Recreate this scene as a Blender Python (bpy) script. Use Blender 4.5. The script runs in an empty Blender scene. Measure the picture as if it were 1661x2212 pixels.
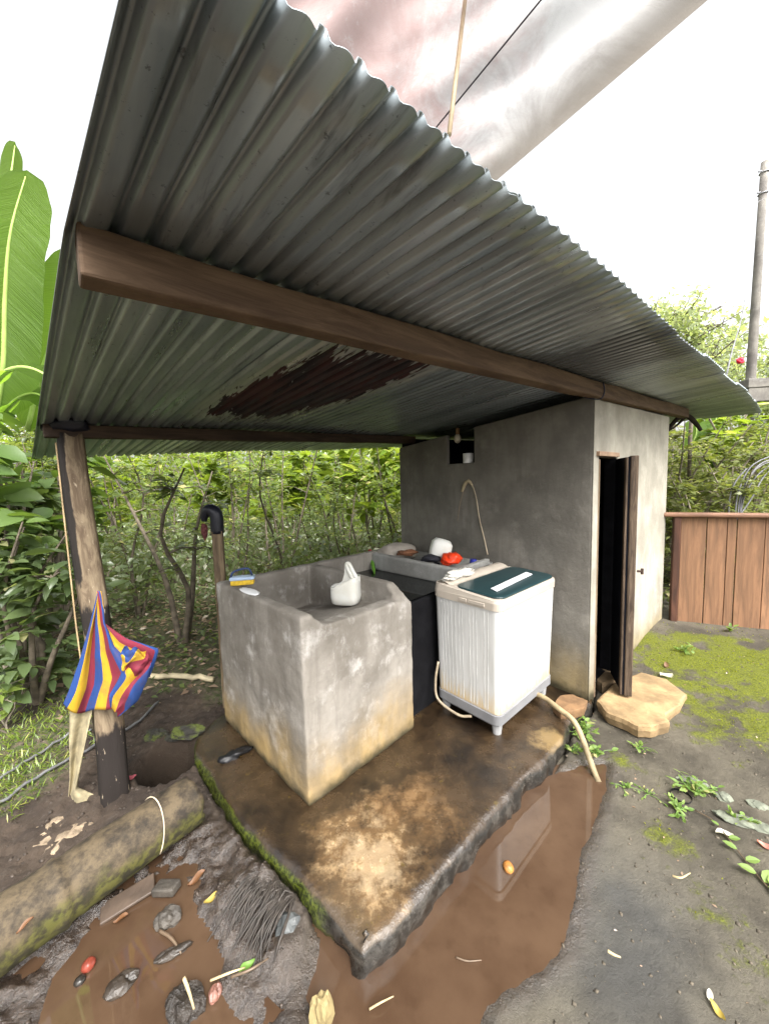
import bpy, math, random
import numpy as np
random.seed(7); rng = np.random.default_rng(7)
sc = bpy.context.scene
# ------------------------------------------------------------------ camera
F, CX, CY, HC = 800.0, 830.5, 1106.0, 1.6          # focal length / centre in photo units, eye height above the slab
PITCH, ROLL = math.radians(4.8), math.radians(1.5)
cam = bpy.data.cameras.new('camera'); camo = bpy.data.objects.new('camera', cam)
sc.collection.objects.link(camo); sc.camera = camo
cam.sensor_fit = 'VERTICAL'; cam.sensor_height = 36; cam.lens = 36 * F / 2212
cam.clip_start = 0.02; cam.clip_end = 3000
fw = np.array([0, math.cos(PITCH), -math.sin(PITCH)]); r0 = np.array([1., 0, 0]); u0 = np.cross(r0, fw)
rt = math.cos(ROLL) * r0 - math.sin(ROLL) * u0; up = math.sin(ROLL) * r0 + math.cos(ROLL) * u0
from mathutils import Matrix, Vector
camo.matrix_world = Matrix(((rt[0], up[0], -fw[0], 0), (rt[1], up[1], -fw[1], 0), (rt[2], up[2], -fw[2], HC), (0, 0, 0, 1)))
# ------------------------------------------------------------------ light
SUN_EL, SUN_AZ = math.radians(52), math.radians(152)      # azimuth from +Y (north) clockwise
w = bpy.data.worlds.new('World'); sc.world = w; w.use_nodes = True
nt = w.node_tree; bg = nt.nodes['Background']
sky = nt.nodes.new('ShaderNodeTexSky'); sky.sky_type = 'NISHITA'; sky.sun_disc = False
sky.sun_elevation = SUN_EL; sky.sun_rotation = SUN_AZ; sky.air_density = 1.0; sky.dust_density = 6.0; sky.ozone_density = 1.0
hs = nt.nodes.new('ShaderNodeHueSaturation'); hs.inputs['Saturation'].default_value = 0.10
nt.links.new(sky.outputs[0], hs.inputs['Color']); nt.links.new(hs.outputs[0], bg.inputs[0]); bg.inputs[1].default_value = 0.15
sd = bpy.data.lights.new('sun', 'SUN'); sd.energy = 1.4; sd.angle = math.radians(38); sd.color = (1, .95, .88)
so = bpy.data.objects.new('sun', sd); sc.collection.objects.link(so)
sv = Vector((math.sin(SUN_AZ) * math.cos(SUN_EL), math.cos(SUN_AZ) * math.cos(SUN_EL), math.sin(SUN_EL)))
so.rotation_euler = sv.to_track_quat('Z', 'Y').to_euler()
sc.view_settings.view_transform = 'Standard'; sc.view_settings.look = 'None'
sc.view_settings.gamma = 1; sc.view_settings.use_curve_mapping = False
sc.view_settings.exposure = 1.85
sc.cycles.max_bounces = 8; sc.cycles.diffuse_bounces = 4; sc.cycles.transmission_bounces = 6; sc.cycles.transparent_max_bounces = 8
# ------------------------------------------------------------------ placing helpers (photo direction -> world point on a known surface)
O = np.array([0, 0, HC])
def ray(x, y):
    d = fw * F + rt * (x - CX) - up * (y - CY); return d / d[1]
def Zp(x, y, z=0.0): d = ray(x, y); return O + d * ((z - HC) / d[2])
def Yp(x, y, Y): return O + ray(x, y) * Y
def Pp(x, y, n, p): d = ray(x, y); n = np.array(n); return O + d * (np.dot(n, np.array(p) - O) / np.dot(n, d))
BC = np.array([1.418, 2.522, 0.0]); D = np.array([.754, .656, 0.0]); D /= np.linalg.norm(D); E = np.array([-D[1], D[0], 0.0])
UPV = np.array([0, 0, 1.0])
RN = np.array([-.086, .039, .996]); RN /= np.linalg.norm(RN); RP = np.array([1.437, 2.525, 2.224])
def roofz(x, y): return RP[2] - (RN[0] * (x - RP[0]) + RN[1] * (y - RP[1])) / RN[2]
def B(d, e, z=0.0): return BC + D * d + E * e + UPV * z        # shed axes
SF = np.array([-.41, 1.703, 0.0]); SS = np.array([.70, .714, 0.0]); ST = np.array([-.714, .70, 0.0])
def K(s, t, z=0.0): return SF + SS * s + ST * t + UPV * z      # sink axes
# ------------------------------------------------------------------ noise
def _hash(ix, iy, seed):
    h = (ix.astype(np.int64) * 374761393 + iy.astype(np.int64) * 668265263 + seed * 974634777) & 0xffffffff
    h = ((h ^ (h >> 13)) * 1274126177) & 0xffffffff
    return ((h ^ (h >> 16)) & 0xffff) / 65535.0
def vnoise(x, y, seed=0):
    x = np.asarray(x, float); y = np.asarray(y, float)
    ix = np.floor(x); iy = np.floor(y); fx = x - ix; fy = y - iy
    fx = fx * fx * (3 - 2 * fx); fy = fy * fy * (3 - 2 * fy)
    a = _hash(ix, iy, seed); b = _hash(ix + 1, iy, seed); c = _hash(ix, iy + 1, seed); d = _hash(ix + 1, iy + 1, seed)
    return (a * (1 - fx) + b * fx) * (1 - fy) + (c * (1 - fx) + d * fx) * fy
def fbm(x, y, s=1.0, o=4, seed=0):
    v = 0; a = .5
    for i in range(o): v = v + a * (vnoise(np.asarray(x) * s, np.asarray(y) * s, seed + i * 17) - .5); s *= 2.03; a *= .5
    return v * 2
def sstep(a, b, x): t = np.clip((np.asarray(x) - a) / (b - a), 0, 1); return t * t * (3 - 2 * t)
def sdist(poly, X, Y):                                   # signed distance, negative inside
    P = np.array(poly)[:, :2]; d = np.full(X.shape, 1e9); ins = np.zeros(X.shape, bool); n = len(P)
    for i in range(n):
        a = P[i]; b = P[(i + 1) % n]; e = b - a; L = e @ e
        t = np.clip(((X - a[0]) * e[0] + (Y - a[1]) * e[1]) / L, 0, 1)
        d = np.minimum(d, np.hypot(X - a[0] - t * e[0], Y - a[1] - t * e[1]))
        c = (a[1] > Y) != (b[1] > Y)
        ins ^= c & (X < (b[0] - a[0]) * (Y - a[1]) / (b[1] - a[1] + 1e-12) + a[0])
    return np.where(ins, -d, d)
# ------------------------------------------------------------------ object helpers
def tag(o, label=None, cat=None, group=None, kind=None):
    if label: o['label'] = label
    if cat: o['category'] = cat
    if group: o['group'] = group
    if kind: o['kind'] = kind
    return o
def thing(name, loc, label, cat, group=None):
    o = bpy.data.objects.new(name, None); sc.collection.objects.link(o); o.location = [float(v) for v in loc]
    o.empty_display_size = .1
    return tag(o, label, cat, group)
def absloc(o):
    v = np.zeros(3)
    while o is not None: v = v + np.array(o.location); o = o.parent
    return v
def mesh(name, V, Fc, mat, parent=None, smooth=False, attr=None, origin=None, bevel=0, seg=2, solid=0):
    V = np.asarray(V, float)
    if parent is not None: org = absloc(parent); off = np.zeros(3) if origin is None else np.asarray(origin, float) - org
    else: off = np.asarray(origin, float) if origin is not None else np.zeros(3); org = np.zeros(3)
    me = bpy.data.meshes.new(name); me.from_pydata((V - org - off).tolist(), [], [list(map(int, f)) for f in Fc]); me.update()
    return link(name, me, mat, parent, smooth, attr, off, bevel, seg, solid)
def link(name, me, mat, parent, smooth, attr, off, bevel=0, seg=2, solid=0):
    o = bpy.data.objects.new(name, me); sc.collection.objects.link(o)
    if parent is not None: o.parent = parent
    o.location = [float(v) for v in off]
    if mat is not None: me.materials.append(mat)
    if smooth: me.polygons.foreach_set('use_smooth', [True] * len(me.polygons))
    for k, v in (attr or {}).items():
        v = np.asarray(v, float)
        if v.ndim == 1: me.attributes.new(k, 'FLOAT', 'POINT').data.foreach_set('value', v)
        else: me.attributes.new(k, 'FLOAT_VECTOR', 'POINT').data.foreach_set('vector', v.ravel())
    if solid:
        m = o.modifiers.new('solid', 'SOLIDIFY'); m.thickness = solid; m.offset = 0
    if bevel:
        m = o.modifiers.new('bevel', 'BEVEL'); m.width = bevel; m.segments = seg; m.limit_method = 'ANGLE'; m.angle_limit = math.radians(35)
    return o
def bigmesh(name, V, T, mat, parent=None, attr=None, smooth=False):        # triangles, fast path; V in parent-local space
    me = bpy.data.meshes.new(name); n = len(T)
    me.vertices.add(len(V)); me.vertices.foreach_set('co', np.asarray(V, np.float32).ravel())
    k = T.shape[1]
    me.loops.add(n * k); me.loops.foreach_set('vertex_index', np.asarray(T, np.int32).ravel())
    me.polygons.add(n); me.polygons.foreach_set('loop_start', np.arange(n, dtype=np.int32) * k)
    me.update(calc_edges=True)
    return link(name, me, mat, parent, smooth, attr, (0, 0, 0))
def box(c, a, b, cc):      # centre + three half vectors
    c, a, b, cc = map(lambda v: np.asarray(v, float), (c, a, b, cc))
    if np.dot(np.cross(a, b), cc) < 0: a = -a
    V = [c + i * a + j * b + k * cc for k in (-1, 1) for (i, j) in ((-1, -1), (1, -1), (1, 1), (-1, 1))]
    return V, [(3, 2, 1, 0), (4, 5, 6, 7), (0, 1, 5, 4), (1, 2, 6, 5), (2, 3, 7, 6), (3, 0, 4, 7)]
def prism(poly, ext):      # polygon of world points extruded by vector
    P = np.array(poly, float); n = len(P); ext = np.asarray(ext, float)
    nrm = sum(np.cross(P[i] - P[0], P[(i + 1) % n] - P[0]) for i in range(1, n - 1))
    if np.dot(nrm, ext) > 0: P = P[::-1]
    V = np.vstack([P, P + ext])
    return V, [list(range(n)), list(range(2 * n - 1, n - 1, -1))] + [(i, i + n, (i + 1) % n + n, (i + 1) % n) for i in range(n)]
def join(*vf):
    V = []; Fc = []
    for v, f in vf: k = len(V); V += [np.asarray(p, float) for p in v]; Fc += [[i + k for i in q] for q in f]
    return np.array(V), Fc
def tube(path, rad, n=8, caps=True, jit=0.0):
    P = np.array(path, float); m = len(P); R = np.full(m, rad) if np.isscalar(rad) else np.interp(np.linspace(0, 1, m), np.linspace(0, 1, len(rad)), rad)
    T = np.gradient(P, axis=0); T /= np.linalg.norm(T, axis=1)[:, None] + 1e-12
    a = np.cross(T[0], [0, 0, 1.]); 
    if np.linalg.norm(a) < .1: a = np.cross(T[0], [1., 0, 0])
    V = []
    for i in range(m):
        a = a - T[i] * np.dot(a, T[i]); a /= np.linalg.norm(a); b = np.cross(T[i], a)
        for k in range(n):
            th = 2 * math.pi * k / n; rr = R[i] * (1 + jit * (rng.random() - .5)); V.append(P[i] + rr * (a * math.cos(th) + b * math.sin(th)))
    Fc = [(i * n + k, i * n + (k + 1) % n, (i + 1) * n + (k + 1) % n, (i + 1) * n + k) for i in range(m - 1) for k in range(n)]
    if caps: Fc += [list(range(n - 1, -1, -1)), list(range((m - 1) * n, m * n))]
    return V, Fc
def curve(pts, n=24):       # Catmull-Rom
    P = np.array(pts, float); P = np.vstack([2 * P[0] - P[1], P, 2 * P[-1] - P[-2]]); out = []
    k = len(P) - 3
    for u in np.linspace(0, k - 1e-6, n):
        i = int(u); t = u - i; p0, p1, p2, p3 = P[i:i + 4]
        out.append(.5 * (2 * p1 + (p2 - p0) * t + (2 * p0 - 5 * p1 + 4 * p2 - p3) * t * t + (3 * p1 - p0 - 3 * p2 + p3) * t ** 3))
    return np.array(out)
def blob(c, r, sub=3, amp=.15, fr=2.0, seed=0, flat=None):
    import bmesh
    bm = bmesh.new(); bmesh.ops.create_icosphere(bm, subdivisions=sub, radius=1)
    V = np.array([v.co[:] for v in bm.verts]); Fc = [[v.index for v in f.verts] for f in bm.faces]; bm.free()
    k = 1 + amp * fbm(V[:, 0] * fr + V[:, 2] * fr * .7 + 9 + seed, V[:, 1] * fr - V[:, 2] * fr * .9 + seed, 1, 4, seed)
    V = V * k[:, None] * np.asarray(r)
    if flat is not None: V[:, 2] = np.maximum(V[:, 2], flat)
    return V + np.asarray(c), Fc
def grid(fn, nu, nv):
    U, W = np.meshgrid(np.linspace(0, 1, nu), np.linspace(0, 1, nv), indexing='ij')
    V = np.array([fn(u, v) for u, v in zip(U.ravel(), W.ravel())])
    return V, [(i * nv + j, (i + 1) * nv + j, (i + 1) * nv + j + 1, i * nv + j + 1) for i in range(nu - 1) for j in range(nv - 1)], U.ravel(), W.ravel()
# ------------------------------------------------------------------ material DSL
class M:
    def __init__(s, name):
        s.m = bpy.data.materials.new(name); s.m.use_nodes = True; s.t = s.m.node_tree; s.b = s.t.nodes['Principled BSDF']; s.pos = None
    def n(s, typ, **k):
        x = s.t.nodes.new('ShaderNode' + typ)
        for a, v in k.items(): setattr(x, a, v)
        return x
    def put(s, sock, v):
        if hasattr(v, 'is_linked') or hasattr(v, 'links'): s.t.links.new(v, sock)
        elif isinstance(v, (tuple, list)) and len(v) == 3 and sock.type == 'RGBA': sock.default_value = (*v, 1)
        else: sock.default_value = v
    def P(s, scale=(1, 1, 1), obj=False):
        x = s.n('TexCoord').outputs['Object'] if obj else s.n('NewGeometry').outputs['Position']
        mp = s.n('Mapping'); s.put(mp.inputs['Vector'], x); mp.inputs['Scale'].default_value = scale; return mp.outputs[0]
    def noise(s, scale, vec=None, detail=5, rough=.6, dist=0):
        x = s.n('TexNoise'); x.inputs['Scale'].default_value = scale; x.inputs['Detail'].default_value = detail
        x.inputs['Roughness'].default_value = rough; x.inputs['Distortion'].default_value = dist
        s.put(x.inputs['Vector'], vec if vec is not None else s.P()); return x.outputs['Fac']
    def vor(s, scale, vec=None, feat='F1'):
        x = s.n('TexVoronoi'); x.feature = feat; x.inputs['Scale'].default_value = scale
        s.put(x.inputs['Vector'], vec if vec is not None else s.P()); return x.outputs['Distance']
    def rampf(s, v, a, b, lo=0.0, hi=1.0):
        x = s.n('MapRange'); x.interpolation_type = 'SMOOTHSTEP'
        for k, q in (('From Min', a), ('From Max', b), ('To Min', lo), ('To Max', hi)): x.inputs[k].default_value = q
        s.put(x.inputs['Value'], v); return x.outputs[0]
    def math(s, op, a, b=0.0):
        x = s.n('Math', operation=op); s.put(x.inputs[0], a); s.put(x.inputs[1], b); return x.outputs[0]
    def mul(s, a, b): return s.math('MULTIPLY', a, b)
    def add(s, a, b): return s.math('ADD', a, b)
    def mix(s, f, a, b, mode='MIX'):
        x = s.n('Mix', data_type='RGBA', blend_type=mode); s.put(x.inputs[0], f); s.put(x.inputs[6], a); s.put(x.inputs[7], b); return x.outputs[2]
    def attr(s, name): x = s.n('Attribute', attribute_name=name); return x.outputs['Fac']
    def sep(s, vec, ax): x = s.n('SeparateXYZ'); s.put(x.inputs[0], vec); return x.outputs[ax]
    def bump(s, h, strength=.3, dist=.01, prev=None):
        x = s.n('Bump'); x.inputs['Strength'].default_value = strength; x.inputs['Distance'].default_value = dist; s.put(x.inputs['Height'], h)
        if prev is not None: s.put(x.inputs['Normal'], prev)
        return x.outputs[0]
    def set(s, **k):
        nm = {'col': 'Base Color', 'rough': 'Roughness', 'metal': 'Metallic', 'nrm': 'Normal', 'spec': 'Specular IOR Level', 'ior': 'IOR', 'alpha': 'Alpha', 'trans': 'Transmission Weight', 'sss': 'Subsurface Weight', 'coat': 'Coat Weight'}
        for a, v in k.items(): s.put(s.b.inputs[nm[a]], v)
        return s.m
def simple(name, col, rough=.6, var=.25, scale=8, bump=.15, bd=.004, metal=0, spec=.4, obj=True):
    m = M(name); p = m.P(obj=obj); f = m.noise(scale, p)
    c = m.mix(m.rampf(f, .3, .7), tuple(v * (1 - var) for v in col), tuple(min(1, v * (1 + var)) for v in col))
    return m.set(col=c, rough=rough, metal=metal, spec=spec, nrm=m.bump(m.noise(scale * 5, p), bump, bd))
def concrete(name, base, dark, light, stain=None, zs=(0, .35), streak=1.0, rough=.85, patchy=.5):
    m = M(name); p = m.P(); pv = m.P((7, 7, 1.1))
    c = m.mix(m.rampf(m.noise(2.2, p, 6), .35, .68), dark, base)
    c = m.mix(m.mul(m.rampf(m.noise(5, p, 8, .7), .5, .72), patchy), c, light)
    st = m.rampf(m.noise(2.5, pv, 5), .42, .7)
    c = m.mix(m.mul(st, .45 * streak), c, dark)
    c = m.mix(m.mul(m.rampf(m.noise(40, p, 6, .8), .6, .72), .35), c, dark)
    c = m.mix(m.mul(m.rampf(m.noise(9, m.P((3, 3, .5)), 6, .8), .62, .7), .35), c, light)
    if stain:
        z = m.add(m.sep(m.P(), 2), m.mul(m.noise(3, p, 6), -.5))
        f = m.rampf(z, zs[1] - .25, zs[0] - .25)
        c = m.mix(m.mul(f, .72), c, m.mix(m.rampf(m.noise(1.6, m.P((4, 4, 1.2)), 6), .35, .65), stain, tuple(v * .6 for v in stain)))
        c = m.mix(m.mul(m.rampf(m.add(m.sep(m.P(), 2), m.mul(m.noise(9, p, 6), -.12)), .02, -.06), .9), c, (.02, .018, .008))
    h = m.add(m.noise(30, p, 8, .7), m.mul(m.noise(4, p, 4), 1.5))
    return m.set(col=c, rough=rough, spec=.25, nrm=m.bump(h, .45, .012))
def wood(name, base, dark, axis=(1, 1, 12), rough=.75, sc_=3, obj=False, bs=.4, tint=False):
    m = M(name); p = m.P(axis, obj)
    g = m.noise(sc_, p, 8, .7, .6); g2 = m.noise(sc_ * 5, p, 6, .7)
    c = m.mix(m.rampf(g, .35, .68), dark, base); c = m.mix(m.mul(m.rampf(g2, .55, .75), .5), c, dark)
    c = m.mix(m.mul(m.rampf(m.noise(2.5, m.P(obj=obj), 6), .5, .75), .5), c, tuple(v * .6 for v in base))
    if tint:
        r = m.n('ObjectInfo').outputs['Random']; c = m.mix(m.mul(r, .55), c, tuple(v * .5 for v in base))
    return m.set(col=c, rough=rough, spec=.25, nrm=m.bump(m.add(g, m.mul(g2, .5)), bs, .006))
def leafmat(name, a, b, c=None, rough=.4, trans=.35, spec=.5):
    m = M(name); t = m.attr('tint'); col = m.mix(t, a, b)
    if c: col = m.mix(m.rampf(t, .86, .98), col, c)
    m.set(col=col, rough=rough, spec=spec)
    tr = m.n('BsdfTranslucent'); m.put(tr.inputs[0], m.mix(.5, col, (min(1, b[0] * 2.2), min(1, b[1] * 2.2), b[2] * .6)))
    ms = m.n('MixShader'); ms.inputs[0].default_value = trans; m.put(ms.inputs[1], m.b.outputs[0]); m.put(ms.inputs[2], tr.outputs[0])
    m.put(m.t.nodes['Material Output'].inputs['Surface'], ms.outputs[0]); return m.m

# ================================================================== GROUND, WATER
WZ = -.112
PR = [Zp(*q, WZ) for q in [(1150, 1690), (1190, 1672), (1250, 1652), (1308, 1650), (1306, 1700), (1288, 1762), (1262, 1830), (1246, 1900), (1238, 1990), (1218, 2040), (1150, 2105), (1100, 2140), (1050, 2165), (1020, 2230), (990, 2330), (720, 2330), (690, 2220), (660, 2160), (690, 2100), (700, 2000), (900, 1850)]]
PL = [Zp(*q, WZ) for q in [(330, 1890), (395, 1880), (470, 1965), (505, 2010), (520, 2070), (500, 2130), (560, 2190), (540, 2260), (420, 2300), (300, 2360), (30, 2400), (72, 2225), (106, 2112), (215, 1985), (270, 1915)]]
SLAB = [(-.111, 1.127), (-.25, 1.25), (-.4, 1.385), (-.545, 1.49), (-.70, 1.61), (-.86, 1.765), (-1.03, 1.95), (-1.19, 2.11), (-1.25, 2.25), (-1.22, 2.42), (-1.1, 2.65), (.22, 4.0), (1.6, 2.75), (1.437, 2.50), (1.30, 2.40), (1.171, 2.285), (1.05, 2.12), (.883, 1.975), (.73, 1.86), (.591, 1.735), (.45, 1.61), (.324, 1.487), (.20, 1.385), (.083, 1.278), (-.02, 1.185)]
HOLE = Zp(366, 1640, -.05)
def ground_h(X, Y):
    dr = sdist(PR, X, Y); dl = sdist(PL, X, Y); ds = sdist(SLAB, X, Y)
    rs = sstep(-.6, .5, X + (Y - 1.2) * .1)                       # 0 left .. 1 right
    dr_n = dr + .035 * fbm(X, Y, 7, 4, 3); dl_n = dl + (.06 * fbm(X, Y, 8, 4, 5)) * sstep(-1.12, -.95, X)
    base_r = -.10 + .17 * sstep(.0, 2.2, dr) + .02 * fbm(X, Y, 1.6, 4, 8)
    base_l = -.09 + .02 * sstep(0, .3, dl) + .10 * sstep(1.8, 4.5, Y) + .035 * fbm(X, Y, 2.5, 5, 21)
    h = base_l * (1 - rs) + base_r * rs
    near = sstep(6, 2.5, np.hypot(X, Y - 1))
    h = h + near * (.006 * fbm(X, Y, 18, 4, 31) * rs + (.034 * np.abs(fbm(X, Y, 13, 5, 41)) + .022 * np.abs(fbm(X, Y, 30, 3, 47))) * (1 - rs) + .012 * (1 - rs) * fbm(X, Y, 45, 3, 43))
    h = np.where(dr_n < .06, np.minimum(h, WZ + np.maximum(dr_n, -.05) * .32 + .002 * fbm(X, Y, 40, 3, 9)), h)
    ll = WZ + np.clip(dl_n, -.09, 1) * .25 + .028 * sstep(-1.02, -.85, X) * np.maximum(0, fbm(X, Y, 9, 4, 51) - .28) * 1.0
    h = np.where(dl_n < .1, np.minimum(h, ll + .012 * sstep(-1.1, -.9, X) * np.abs(fbm(X, Y, 22, 4, 55))), h)
    ring = sstep(.34, .06, dl) * sstep(-.02, .02, dl) * sstep(.02, .1, ds) * (1 - sstep(-.5, -.2, X)) * (1 - sstep(1.95, 2.1, Y))
    h = h * (1 - ring) + ring * (WZ - .001 + .050 * fbm(X, Y, 10, 5, 61) + .03 * np.abs(fbm(X, Y, 24, 3, 63)) + .05 * sstep(.05, .4, dl))
    rm = np.exp(-(((X + .60) / .17) ** 2 + ((Y - 1.40) / .18) ** 2)); h = np.where(dl > -.05, h + .055 * rm * sstep(.02, -.05, -ds), h)   # root mat bank
    h = h + .03 * np.exp(-((X - HOLE[0]) ** 2 + (Y - HOLE[1] - .1) ** 2) / .06) - .42 * np.exp(-(((X - HOLE[0]) / .15) ** 2 + ((Y - HOLE[1]) / .16) ** 2) ** 4)   # drain hole
    h = np.where(ds < .01, np.minimum(h, -.13), h)
    far = sstep(9, 60, np.hypot(X, Y)); h = h + far * 4.0 * sstep(2, 40, Y) 
    h = h + sstep(5.2, 10, X + .55 * Y - .6) * 1.0 * sstep(9, 5, -Y + 6) * .9
    return h
def axis(lo, hi, step, far, g=1.10):
    a = list(np.arange(lo, hi, step)); s = step; v = hi
    while v < far: a.append(v); s *= g; v += s
    s = step; v = lo - step; pre = []
    while v > -far: pre.append(v); s *= g; v -= s
    return np.array(pre[::-1] + a)
gx = axis(-2.3, 2.5, .0135, 220); gy = axis(.8, 2.9, .0135, 220)
GX, GY = np.meshgrid(gx, gy, indexing='ij'); GH = ground_h(GX, GY)
nx, ny = GX.shape; idx = np.arange(nx * ny).reshape(nx, ny)
quads = np.stack([idx[:-1, :-1], idx[1:, :-1], idx[1:, 1:], idx[:-1, 1:]], -1).reshape(-1, 4)
dr = sdist(PR, GX, GY); dl = sdist(PL, GX, GY); dsl = sdist(SLAB, GX, GY)
rs = sstep(-.7, .3, GX)
mcen = [(Zp(1600, 1450, .02), .9, 1.15), (Zp(1661, 1540, 0), .5, .9), (Zp(1500, 1440, .02), .35, .7), (Zp(1640, 2000, -.05), .38, .25), (Zp(1360, 1660, -.08), .18, .5), (Zp(1450, 1790, -.06), .16, .4), (Zp(1560, 1600, -.04), .3, .35)]
moss = np.zeros_like(GX)
for c, r, a in mcen: moss = np.maximum(moss, a * np.exp(-((GX - c[0]) ** 2 + (GY - c[1]) ** 2) / r ** 2))
FA = Zp(1452, 1346, .03); FB_ = Zp(1661, 1368, .03); fl = (FB_ - FA)[:2]; fl /= np.linalg.norm(fl)
fdist = (GX - FA[0]) * fl[1] - (GY - FA[1]) * fl[0]
moss = np.clip(moss * (1 + 1.3 * fbm(GX, GY, 5, 5, 71)), 0, 1) * rs * sstep(.12, .42, fdist * (-1 if fl[1] > 0 else -1) if False else np.abs(fdist))
grass = (1 - rs) * sstep(2.2, 3.2, GY + .6 * fbm(GX, GY, 1.5, 4, 81)) + sstep(4.2, 5.5, GY) + sstep(3, 5, np.abs(GX))
for q, r in (((20, 1700), .35), ((60, 1620), .4)):
    c = Zp(*q, -.08); grass = np.maximum(grass, np.exp(-((GX - c[0]) ** 2 + (GY - c[1]) ** 2) / r ** 2))
grass = np.clip(grass, 0, 1)
mudl = (1 - rs) * sstep(.45, .05, dl) * sstep(.3, -.1, GX - .1)
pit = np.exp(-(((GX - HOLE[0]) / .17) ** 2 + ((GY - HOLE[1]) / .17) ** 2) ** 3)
wet = np.clip(np.maximum(sstep(.10, 0, dr) * .9, mudl), 0, 1)
slate = rs * np.exp(-(((GX - .85) / .30) ** 2 + ((GY - 1.25) / .42) ** 2)); slate = np.clip(slate * (1 + .8 * fbm(GX, GY, 3, 4, 91)), 0, 1)
gm = M('mud_and_moss_ground'); p = gm.P()
n1 = gm.noise(3, p, 8, .65); n2 = gm.noise(26, p, 8, .75); n3 = gm.noise(110, p, 5, .7)
tan = gm.mix(gm.rampf(n1, .35, .65), (.04, .034, .024), (.095, .083, .06)); tan = gm.mix(gm.mul(gm.rampf(n2, .5, .7), .5), tan, (.035, .029, .021))
brown = gm.mix(gm.rampf(n1, .35, .65), (.025, .017, .012), (.055, .039, .027)); brown = gm.mix(gm.mul(gm.rampf(n2, .52, .68), .5), brown, (.085, .068, .054))
gr = gm.attr('rs_')
c = gm.mix(gr, brown, tan)
c = gm.mix(gm.mul(gm.attr('slate'), .5), c, gm.mix(n2, (.03, .033, .034), (.085, .088, .088)))
c = gm.mix(gm.mul(gm.attr('wet'), .8), c, gm.mix(gm.rampf(n2, .4, .6), (.018, .012, .009), (.05, .036, .027)))
mo = gm.rampf(gm.add(gm.attr('moss'), gm.add(gm.mul(gm.add(n2, -.5), .8), gm.mul(gm.add(gm.noise(6, p, 6, .65), -.5), 1.5))), .34, .7)
c = gm.mix(gm.mul(mo, .9), c, gm.mix(gm.rampf(n3, .35, .65), (.05, .06, .002), (.15, .17, .005)))
gs = gm.rampf(gm.add(gm.attr('grass'), gm.mul(gm.add(gm.noise(9, p, 7, .7), -.5), .9)), .4, .7)
lit = gm.mix(gm.rampf(gm.noise(38, p, 6, .7), .42, .58), (.035, .05, .012), (.085, .065, .045))
c = gm.mix(gs, c, lit)
c = gm.mix(gm.mul(gm.attr('pit'), .97), c, (.004, .003, .002))  # darkness of the drain pit painted near-black into the soil colour
ro = gm.math('SUBTRACT', .92, gm.mul(gm.attr('wet'), gm.rampf(n2, .32, .5, .5, .86)))
hgt = gm.add(gm.add(n2, gm.mul(n3, .5)), gm.mul(gm.mul(mo, n3), 1.2))
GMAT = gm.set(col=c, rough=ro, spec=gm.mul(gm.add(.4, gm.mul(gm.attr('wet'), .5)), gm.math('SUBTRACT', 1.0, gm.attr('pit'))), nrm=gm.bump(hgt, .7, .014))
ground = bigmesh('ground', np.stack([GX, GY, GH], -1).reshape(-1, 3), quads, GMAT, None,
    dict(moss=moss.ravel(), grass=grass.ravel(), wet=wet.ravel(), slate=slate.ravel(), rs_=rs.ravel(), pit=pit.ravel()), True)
tag(ground, kind='structure')
def gz(x, y): return float(ground_h(np.array([float(x)]), np.array([float(y)]))[0])
wm = M('muddy_water'); p = wm.P()
wc = wm.mix(wm.rampf(wm.noise(2.5, p, 6), .3, .7), (.046, .026, .015), (.074, .045, .027))
wc = wm.mix(wm.mul(wm.rampf(wm.noise(14, p, 7), .5, .75), .3), wc, (.028, .015, .008))
WMAT = wm.set(col=wc, rough=.02, ior=1.55, spec=.5, nrm=wm.bump(wm.noise(5, p, 2), .04, .004))
def puddle(name, poly, pad):
    P = np.array(poly)[:, :2]; c = P.mean(0); Q = c + (P - c) * pad
    o = mesh(name, [(x, y, WZ) for x, y in Q], [list(range(len(Q)))], WMAT); tag(o, kind='structure')
puddle('puddle', PR, 1.10); puddle('puddle', PL, 1.5)

# ================================================================== CONCRETE SLAB
sm = M('stained_wet_concrete'); p = sm.P()
b1 = sm.noise(3.2, p, 8, .65); b2 = sm.noise(16, p, 8, .7)
sc1 = sm.mix(sm.rampf(b1, .34, .62), (.009, .006, .004), (.042, .026, .013))
def smask(px, py, r, k=(1, 1)):
    q = Zp(px, py, 0); mp = sm.n('Mapping'); sm.put(mp.inputs['Vector'], sm.n('NewGeometry').outputs['Position'])
    mp.inputs['Location'].default_value = (-q[0] / r, -q[1] / r, 0); mp.inputs['Scale'].default_value = (1 / r, 1 / r, .0)
    v = sm.n('VectorMath', operation='LENGTH'); sm.put(v.inputs[0], mp.outputs[0]); return v.outputs['Value']
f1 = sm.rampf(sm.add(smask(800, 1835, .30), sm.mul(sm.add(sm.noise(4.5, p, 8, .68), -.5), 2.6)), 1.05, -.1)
f2 = sm.rampf(sm.add(smask(900, 1735, .24), sm.mul(sm.add(sm.noise(5, p, 8, .66), -.5), 2.8)), 1.0, .0)
f3 = sm.rampf(sm.add(smask(770, 1975, .2), sm.mul(sm.add(sm.noise(5, p, 6, .7), -.5), 1.6)), 1.1, .5)
f4 = sm.rampf(sm.add(smask(1195, 1600, .16), sm.mul(sm.add(sm.noise(9, p, 8, .7), -.5), 2.5)), 1.0, .2)
sc1 = sm.mix(sm.mul(f3, .6), sc1, (.07, .05, .03))
sc1 = sm.mix(sm.mul(f1, .95), sc1, sm.mix(sm.rampf(b2, .46, .66), (.15, .088, .038), (.42, .29, .155)))  # sunlit patch near the slab tip painted in along with ochre staining
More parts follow.
